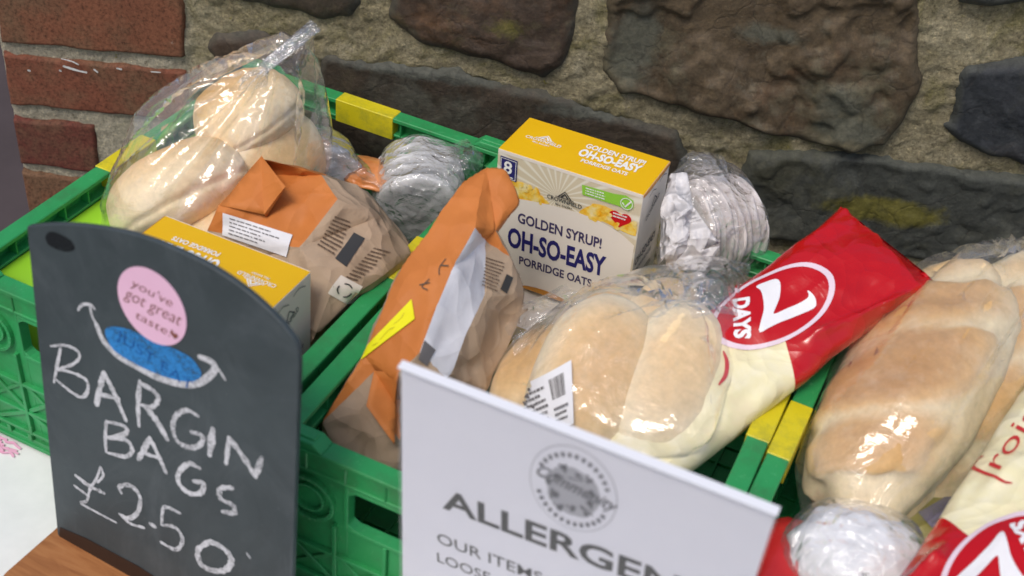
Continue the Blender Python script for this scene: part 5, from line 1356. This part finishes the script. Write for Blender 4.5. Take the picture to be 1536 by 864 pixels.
# --- long loaf bag, right crate
lb3 = tag(empty('loaf_bag', (0.70, -0.17, 0.12)), 'clear plastic bag with long golden scored rolls leaning in the right crate', 'bread bag')
Q3 = {k: Vector(v) for k, v in D['R3'].items()}
ax3 = Q3['tp']-Q3['lo']
VV = []
for ka, kb, wd, hg, bias, sd0, sl, upv in (('la', 'lab', 0.056, 0.046, 0.02, 41, (3.9, 1.2, 0.35), (-0.30, -0.30, 0.9)), ('lb', 'lbb', 0.052, 0.044, -0.16, 47, (3.9, 1.2, 1.0), (0.10, -0.45, 0.85)), ('lc', 'lcb', 0.040, 0.036, 0.05, 52, (2.6, 0.8, 0.5), (0, -0.2, 1))):
    a_, b_ = Q3[ka], Q3[kb]
    o, v = bread('long_roll', (a_+b_)/2, b_-a_, Vector(upv), ((b_-a_).length*0.56, wd, hg), M_bloom, lb3, seed=sd0, lump_=0.09, blunt=0.76, bakebias=bias, flat=0.8, slashes=sl); VV += samp(v, 12, 1.03)
bag_mesh('clear_bag', VV+[Q3[k] for k in Q3 if k.startswith('b_')], M_film, lb3, amp=0.0032, sc=14, seed=8, size=0.007, pleat=(Q3['b_6'], Q3['b_6']-Q3['lo'], 0.006, 9, 0.14))

# ================================================================== PAPER BAGS
def paper(name, polys, mats_, parent, amp=0.0012, size=0.008, seed=0.0, sc=40, thick=0.0, soft=0, crease=28):
    """creased paper shell from named facets [(points, material index)]"""
    bm = bmesh.new(); vc = {}
    def gv(p):
        k = tuple(round(c, 5) for c in p)
        if k not in vc: vc[k] = bm.verts.new(p)
        return vc[k]
    for pts, mi in polys:
        try: f = bm.faces.new([gv(p) for p in pts]); f.material_index = mi
        except ValueError: pass
    bmesh.ops.recalc_face_normals(bm, faces=bm.faces)
    bmesh.ops.triangulate(bm, faces=bm.faces)
    for e in bm.edges:
        if len(e.link_faces) == 2 and e.link_faces[0].normal.angle(e.link_faces[1].normal, 0) > radians(crease): e.smooth = False
    for _ in range(5):
        es = [e for e in bm.edges if e.calc_length() > size*1.4]
        if not es: break
        bmesh.ops.subdivide_edges(bm, edges=es, cuts=1); bmesh.ops.triangulate(bm, faces=[f for f in bm.faces if len(f.verts) > 3])
    for _ in range(soft): bmesh.ops.smooth_vert(bm, verts=[v for v in bm.verts if not v.is_boundary], factor=0.5, use_axis_x=True, use_axis_y=True, use_axis_z=True)
    bm.normal_update(); moves = []
    for v in bm.verts:
        p = v.co; sharp = any(not e.smooth for e in v.link_edges)
        vd = noise.voronoi(p*sc*0.9+Vector((seed,)*3))[0]
        h = amp*(ridged(p, sc, 3, seed)*0.5+1.0*noise.noise(p*sc*0.45+Vector((seed,)*3)))*(0.5 if sharp else 1)+amp*1.3*(0.6-vd[0])
        moves.append((v, p+v.normal*h))
    for v, c in moves: v.co = c
    bm.verts.index_update(); V = [v.co.copy() for v in bm.verts]; F = [tuple(v.index for v in f.verts) for f in bm.faces]; mi = [f.material_index for f in bm.faces]
    sharp = [e.calc_length() for e in []]
    keys = {tuple(sorted((e.verts[0].index, e.verts[1].index))) for e in bm.edges if not e.smooth}
    bm.free()
    o = mk(name, V, F, mats_, parent, True, True, midx=mi)
    for e in o.data.edges:
        if tuple(sorted(e.vertices)) in keys: e.use_edge_sharp = True
    if thick:
        md = o.modifiers.new('thickness', 'SOLIDIFY'); md.thickness = thick; md.offset = -1
    return o, BVHTree.FromPolygons(V, F)
def back(p, d): return (p[0]+d[0], p[1]+d[1], p[2]+d[2])
A_ = D['bagL']
pl = tag(empty('paper_bag', (0.2, -0.25, 0.1)), 'brown paper bag with orange folded top and a white receipt label in the left crate', 'paper bag')
g_ = lambda *k: [A_[x] for x in k]
bd_ = (-0.017, 0.044, -0.037)
Ab = {k: back(v, bd_) for k, v in A_.items()}
front = [(g_('b', 'c', 'p'), 0), (g_('p', 'c', 'm', 'f2'), 0), (g_('a', 'p', 'f2', 'f3'), 0), (g_('f3', 'f2', 'm', 'g1'), 0), (g_('g1', 'm', 'n', 'o'), 1), (g_('c', 'e', 'k', 'm'), 1), (g_('m', 'k', 'l', 'n'), 1),
         (g_('b', 'd', 'e', 'c'), 1), (g_('d', 'h', 'i', 'e'), 1), (g_('e', 'i', 'k'), 1), (g_('k', 'i', 'l'), 1), (g_('i', 'h', 'w'), 1), (g_('i', 'w', 'v', 'l'), 1), (g_('n', 'l', 'v'), 1), (g_('o', 'n', 'v', 'u'), 1), (g_('g1', 'o', 'u'), 1),
         ([A_['a'], A_['b'], A_['p']], 0), ([A_['b'], Ab['b'], Ab['d'], A_['d']], 1), ([A_['d'], Ab['d'], Ab['h'], A_['h']], 1), ([A_['a'], Ab['a'], Ab['b'], A_['b']], 0), ([A_['f3'], Ab['f3'], Ab['a'], A_['a']], 0), ([A_['g1'], A_['u'], Ab['f3'], A_['f3']], 0),
         ([Ab['a'], Ab['f3'], A_['u'], Ab['v'], Ab['w'], Ab['h'], Ab['d'], Ab['b']], 1), ([A_['h'], Ab['h'], A_['w']], 1)]
o, bvL = paper('bag_body', front, [M_orange, M_kraft], pl, amp=0.0034, seed=3, size=0.0045, soft=0, crease=26, sc=20)
# raised fold of the top
fa, f1, f2, f3 = [Vector(A_[k]) for k in ('a', 'f1', 'f2', 'f3')]
up_ = Vector((-0.001, -0.006, 0.010))
paper('folded_flap', [([fa+up_*.3, f1+up_, f2+up_*.6, f3+up_*.3], 0), ([fa+up_*.3, Vector(A_['p'])+up_*.1, f1+up_], 0), ([f1+up_, Vector(A_['p'])+up_*.1, f2+up_*0.2, f2+up_*.6], 0)], [M_orange], pl, amp=0.0008, seed=6, thick=0.0005)
lab = label_on('receipt_label', D['bagL_label'], bvL, pl, M_white, 0.0016)
fl = Flat(); fl.lines([(.06, .10), (.94, .10), (.94, .92), (.06, .92)], 5, fill=0.5, seed=12, h=0.28); print_on('label_print', D['bagL_label'], bvL, lab, M_greyprint, 0.0022, fl)
fl = Flat(); fl.lines([(0, 0), (1, 0), (1, 1), (0, 1)], 9, fill=0.8, seed=14, h=0.42); print_on('small_print', D['bagL_text'], bvL, pl, M_dkprint, 0.0012, fl)
fl = Flat(); fl.lines([(0, 0), (1, 0), (1, 1), (0, 1)], 10, fill=0.8, seed=15, h=0.42); print_on('small_print', D['bagL_text2'], bvL, pl, M_dkprint, 0.0012, fl)
label_on('window', D['bagL_window'], bvL, pl, M_black, 0.0012, 4, 4)
lab = label_on('recycling_patch', D['bagL_rec'], bvL, pl, M_cardc, 0.0012, 6, 6)
fl = Flat(); 
for a in range(3): fl.stroke([(0.5+0.28*cos(a*2.09+k*.4), 0.5+0.30*sin(a*2.09+k*.4)) for k in range(4)], 0.055, n=3)
print_on('recycling_mark', D['bagL_rec'], bvL, lab, M_black, 0.0020, fl)

G_ = D['bagR']
pr = tag(empty('paper_bag', (0.36, -0.3, 0.1)), 'tall orange and brown paper bag with yellow sticker and white window', 'paper bag')
g_ = lambda *k: [G_[x] for x in k]
bd_ = (-0.013, 0.036, -0.032); Gb = {k: back(v, bd_) for k, v in G_.items()}
polys = [(g_('a', 'b', 'c', 'd', 'e', 'f'), 0), (g_('a', 'f', 'r1', 'l2', 'l1'), 0), (g_('l2', 'r1', 'r2', 'l3'), 0), (g_('l3', 'r2', 'r3', 'r4', 'l4'), 0), (g_('l4', 'r4', 'q1', 'l5'), 0),
         (g_('f', 's1', 's2', 's3', 's4', 'r3', 'r2', 'r1'), 2), (g_('f', 'e', 's1'), 0), (g_('e', 't1', 's1'), 0), (g_('s1', 't1', 't2', 's2'), 1), (g_('s2', 't2', 't3', 's3'), 1), (g_('s3', 't3', 't4', 's4'), 1),
         (g_('r3', 's4', 't4', 't5', 'q4', 'r4'), 1), (g_('l5', 'q1', 'q2', 'm1', 'm2'), 1), (g_('q2', 'q3', 'm3', 'm1'), 1), (g_('m2', 'm1', 'm3', 'm4'), 1), (g_('q3', 'q4', 't5', 'm4', 'm3'), 1),
         (g_('r4', 'q4', 'q1'), 0), (g_('q1', 'q4', 'q3', 'q2'), 0),
         ([G_['a'], G_['l1'], Gb['l2'], Gb['a']], 0), ([G_['a'], Gb['a'], Gb['c'], G_['c'], G_['b']], 0), ([G_['c'], Gb['c'], Gb['e'], G_['e'], G_['d']], 0), ([G_['e'], Gb['e'], G_['t1']], 1), ([G_['l1'], G_['l2'], Gb['l2']], 0),
         ([G_['l2'], G_['l3'], Gb['l3'], Gb['l2']], 0), ([G_['l3'], G_['l4'], Gb['l4'], Gb['l3']], 1), ([G_['l4'], G_['l5'], G_['m2'], Gb['l5'], Gb['l4']], 1), ([G_['t1'], Gb['e'], Gb['t3'], G_['t3'], G_['t2']], 1)]
o, bvR = paper('bag_body', polys, [M_orange, M_kraft, M_netting], pr, amp=0.0027, seed=9, size=0.0045, soft=1, crease=32, sc=26)
lab = label_on('yellow_sticker', [D['bagR_label'][3], D['bagR_label'][0], D['bagR_label'][1], D['bagR_label'][2]], bvR, pr, M_yellab, 0.0016)
fl = Flat(); fl.stroke([(.35, .62), (.50, .48), (.62, .60)], 0.03); fl.stroke([(.62, .40), (.75, .42), (.82, .30)], 0.03); fl.stroke([(.2, .6), (.3, .7)], 0.03)
print_on('pen_scribble', [D['bagR_label'][3], D['bagR_label'][0], D['bagR_label'][1], D['bagR_label'][2]], bvR, lab, M_yel, 0.0022, fl)
fl = Flat(); fl.lines([(0, 0), (1, 0), (1, 1), (0, 1)], 9, fill=0.8, seed=24, h=0.4); print_on('small_print', D['bagR_text'], bvR, pr, M_dkprint, 0.0012, fl)
label_on('window', D['bagR_win'], bvR, pr, M_black, 0.0012, 3, 3)
fl = Flat()
for q_ in D['bagR_marks']: fl.stroke(q_, 0.035)
print_on('ink_marks', D['bagR_markq'], bvR, pr, M_dkprint, 0.0012, fl)
label_on('grey_tab', D['bagR_grey'], bvR, pr, M_greyprint, 0.0014, 4, 4)
# folded-back flap near the front
q1, q2, q3, q4 = [Vector(G_[k]) for k in ('q1', 'q2', 'q3', 'q4')]
e_ = Vector((0.002, -0.010, 0.006))
paper('folded_flap', [([q1+e_*.4, q2+e_, q3+e_*1.3, q4+e_*1.2], 0), ([q1+e_*.4, q4+e_*1.2, Vector(G_['r4'])], 0)], [M_orange], pr, amp=0.0008, seed=12, thick=0.0005)
# clear film sticking out beside the bag
sheet('film_window', [[Vector(v) for v in r] for r in D['film_m']], M_film2, pr, amp=0.006, sc=40, seed=15)

# ================================================================== WRAPPED FLATBREAD STACKS
def disc(name, c, ax, r, th, mt, parent, seed, rim=None):
    x, y, n = basis(ax); V = []; F = []; seg = 40; prof = [(0, .5), (.5, .5), (.85, .46), (.97, .3), (1, 0), (.97, -.3), (.85, -.46), (.5, -.5), (0, -.5)]
    for i, (pr_, pz) in enumerate(prof):
        for s in range(seg):
            a = 2*pi*s/seg; d = Vector((cos(a), sin(a), seed)); k = 1+0.05*noise.noise(d*1.5)+0.015*noise.noise(d*8)
            w = 0.0016*noise.noise(Vector((cos(a)*pr_*2.2, sin(a)*pr_*2.2, seed)))*2
            V.append(Vector(c)+x*cos(a)*r*pr_*k+y*sin(a)*r*pr_*k+n*(pz*th+w))
    for i in range(len(prof)-1):
        for s in range(seg): F.append((i*seg+s, i*seg+(s+1) % seg, (i+1)*seg+(s+1) % seg, (i+1)*seg+s))
    mi = [1 if 2 <= (f[0]//seg) <= 5 else 0 for f in F]
    return mk(name, V, F, [mt, rim or mt], parent, True, True, midx=mi), V
def stack(root, c, ax, r, th, n, mt, rim, film_extra, seed, amp=0.003):
    ax = Vector(ax).normalized(); VV = []
    rr = random.Random(seed)
    for i in range(n):
        cc = Vector(c)+ax*(i-(n-1)/2)*th*1.04+Vector((rr.uniform(-1, 1), rr.uniform(-1, 1), rr.uniform(-1, 1)))*0.0012
        o, v = disc('flatbread', cc, ax+Vector((rr.uniform(-.05, .05), rr.uniform(-.09, .09), 0)), r*rr.uniform(.92, 1.03), th*0.84, mt, root, seed+i*1.7, rim); VV += [cc+(p-cc)*1.02 for p in v[::5]]
    return bag_mesh('clear_bag', VV+[Vector(p) for p in film_extra], M_film2, root, amp=amp*0.6, sc=20, seed=seed, size=0.006)
X = D['ST']
r1_ = tag(empty('flatbread_pack', X['c1']), 'clear pack of pale round flatbreads on edge right of the orange snack wrapper', 'flatbread pack', 'clear packs of round flatbreads')
stack(r1_, X['c1'], Vector(X['a1b'])-Vector(X['a1']), 0.043, 0.0085, 8, M_cake, M_cake, X['f1'], 3)
sheet('twisted_end', [[Vector(v) for v in r] for r in X['t1']], M_film2, r1_, amp=0.007, sc=55, seed=4)
r0_ = tag(empty('flatbread_pack', X['c0']), 'clear pack of pale flatbreads between the bap bag and the orange snack wrapper', 'flatbread pack', 'clear packs of round flatbreads')
stack(r0_, X['c0'], Vector(X['a0b'])-Vector(X['a0']), 0.036, 0.0085, 6, M_cake, M_cake, X['f0'], 7)
sheet('loose_end', [[Vector(v) for v in r] for r in X['t0']], M_film2, r0_, amp=0.006, sc=50, seed=14)
r2_ = tag(empty('flatbread_pack', X['c2']), 'clear bag of white floury flatbreads standing on edge right of the upright porridge box', 'flatbread pack', 'clear packs of round flatbreads')
stack(r2_, X['c2'], Vector(X['a2b'])-Vector(X['a2']), 0.046, 0.0075, 8, M_cake2, M_cakerim, X['f2'], 11, 0.003)
o, _v, _f = None, None, None
paper('paper_wrap', [([Vector(p) for p in q], 0) for q in X['wrap']], [M_wrapw], r2_, amp=0.0035, seed=20, size=0.004, thick=0.0004)
sheet('bag_top', [[Vector(v) for v in r] for r in X['t2']], M_film2, r2_, amp=0.004, sc=40, seed=24)

# orange wrapper between the stacks
ow = X['ow']; ob_ = tag(empty('snack_wrapper', ow[0]), 'small orange snack wrapper wedged between the two flatbread packs in the left crate', 'wrapper')
def crumpled(name, c, r, mt, parent, amp, sc, seed, sub=4):
    V = []
    for v in ico(sub)[0]:
        p = Vector((v.x*r[0], v.y*r[1], v.z*r[2]))
        V.append(Vector(c)+p*(1+amp*(ridged(v, sc, 3, seed)*0.5+0.6*noise.noise(v*2+Vector((seed,)*3)))))
    return mk(name, V, ico(sub)[1], mt, parent, True, True), V
M_owrap = noisy('orange_wrapper', (0.70, 0.22, 0.05), (0.78, 0.34, 0.14), 60, 0.3, 0.5, 0.5, 0.004, 60)
crumpled('wrapper_body', ow[0], (0.034, 0.022, 0.008), M_owrap, ob_, 0.22, 2.2, 3)

# lime carton inside the left crate
lc = tag(empty('lime_carton', X['lime'][0]), 'lime green carton lying along the left inside wall of the left crate', 'carton')
m = MB(); (lx0, ly0, lz0), (lx1, ly1, lz1) = X['lime_box']; m.box(lx0, lx1, ly0, ly1, lz0, lz1); m.build('carton_body', M_lime, lc, world=True, bevel=0.0015, segs=2)
m = MB(); m.box(lx0+.004, lx1+0.0004, ly0+.01, ly0+.05, lz0+.01, lz1-.01); m.build('end_flap', noisy('deep_lime_card', (0.20, 0.50, 0.01), (0.24, 0.55, 0.015), 20), lc, world=True)

# white foil parcel in clear film, right crate
fo = tag(empty('foil_parcel', X['foil']), 'round crumpled white parcel in clear film at the bottom of the right crate', 'parcel')
o, v = crumpled('foil_ball', X['foil'], (0.046, 0.042, 0.036), M_foil, fo, 0.13, 1.5, 5, 5)
bag_mesh('clear_film', [Vector(X['foil'])+(p-Vector(X['foil']))*1.06 for p in v[::20]]+[Vector(p) for p in X['foil_x']], M_film2, fo, amp=0.003, sc=22, seed=30, size=0.006)
# olive packet with dark label between loaf and parcel
oc_ = X['olive']; op = tag(empty('olive_packet', oc_), 'olive yellow packet with grey violet label under the bag of long rolls', 'packet')
o, v = crumpled('packet_body', oc_, (0.060, 0.045, 0.028), M_olive, op, 0.06, 1.8, 9, 5)
bvO = BVHTree.FromPolygons([Vector(p) for p in v], ico(5)[1])
lab = label_on('dark_label', X['olabel'], bvO, op, M_label_dk, 0.0012, 8, 6)
fl = Flat(); fl.text('ALL', (.30, .38), (.75, .36), 0.22, bold=0.02); fl.text('NATURAL', (.12, .72), (.88, .70), 0.16, bold=0.01)
fl.v = [(u, v_) for u, v_ in fl.v]
# text runs with v downward in the quad: mirror rows
ff = Flat(); ff.text('ALL', (.25, -.45), (.75, -.45), 0.28, bold=0.02); ff.text('NATURAL', (.10, -.80), (.90, -.80), 0.20, bold=0.01); ff.v = [(u, -v_) for u, v_ in ff.v]
print_on('lettering', X['olabel'], bvO, lab, M_greyprint, 0.0020, ff)
# red packet at the bottom
rp = tag(empty('red_packet', X['red']), 'plain red packet just showing between the notice and the white parcel', 'packet')
M_redp = noisy('red_wrapper', (0.55, 0.02, 0.02), (0.62, 0.03, 0.03), 30, 0.35, 0.5, 0.4, 0.003, 60)
crumpled('packet_body', X['red'], (0.030, 0.055, 0.024), M_redp, rp, 0.07, 1.8, 12)
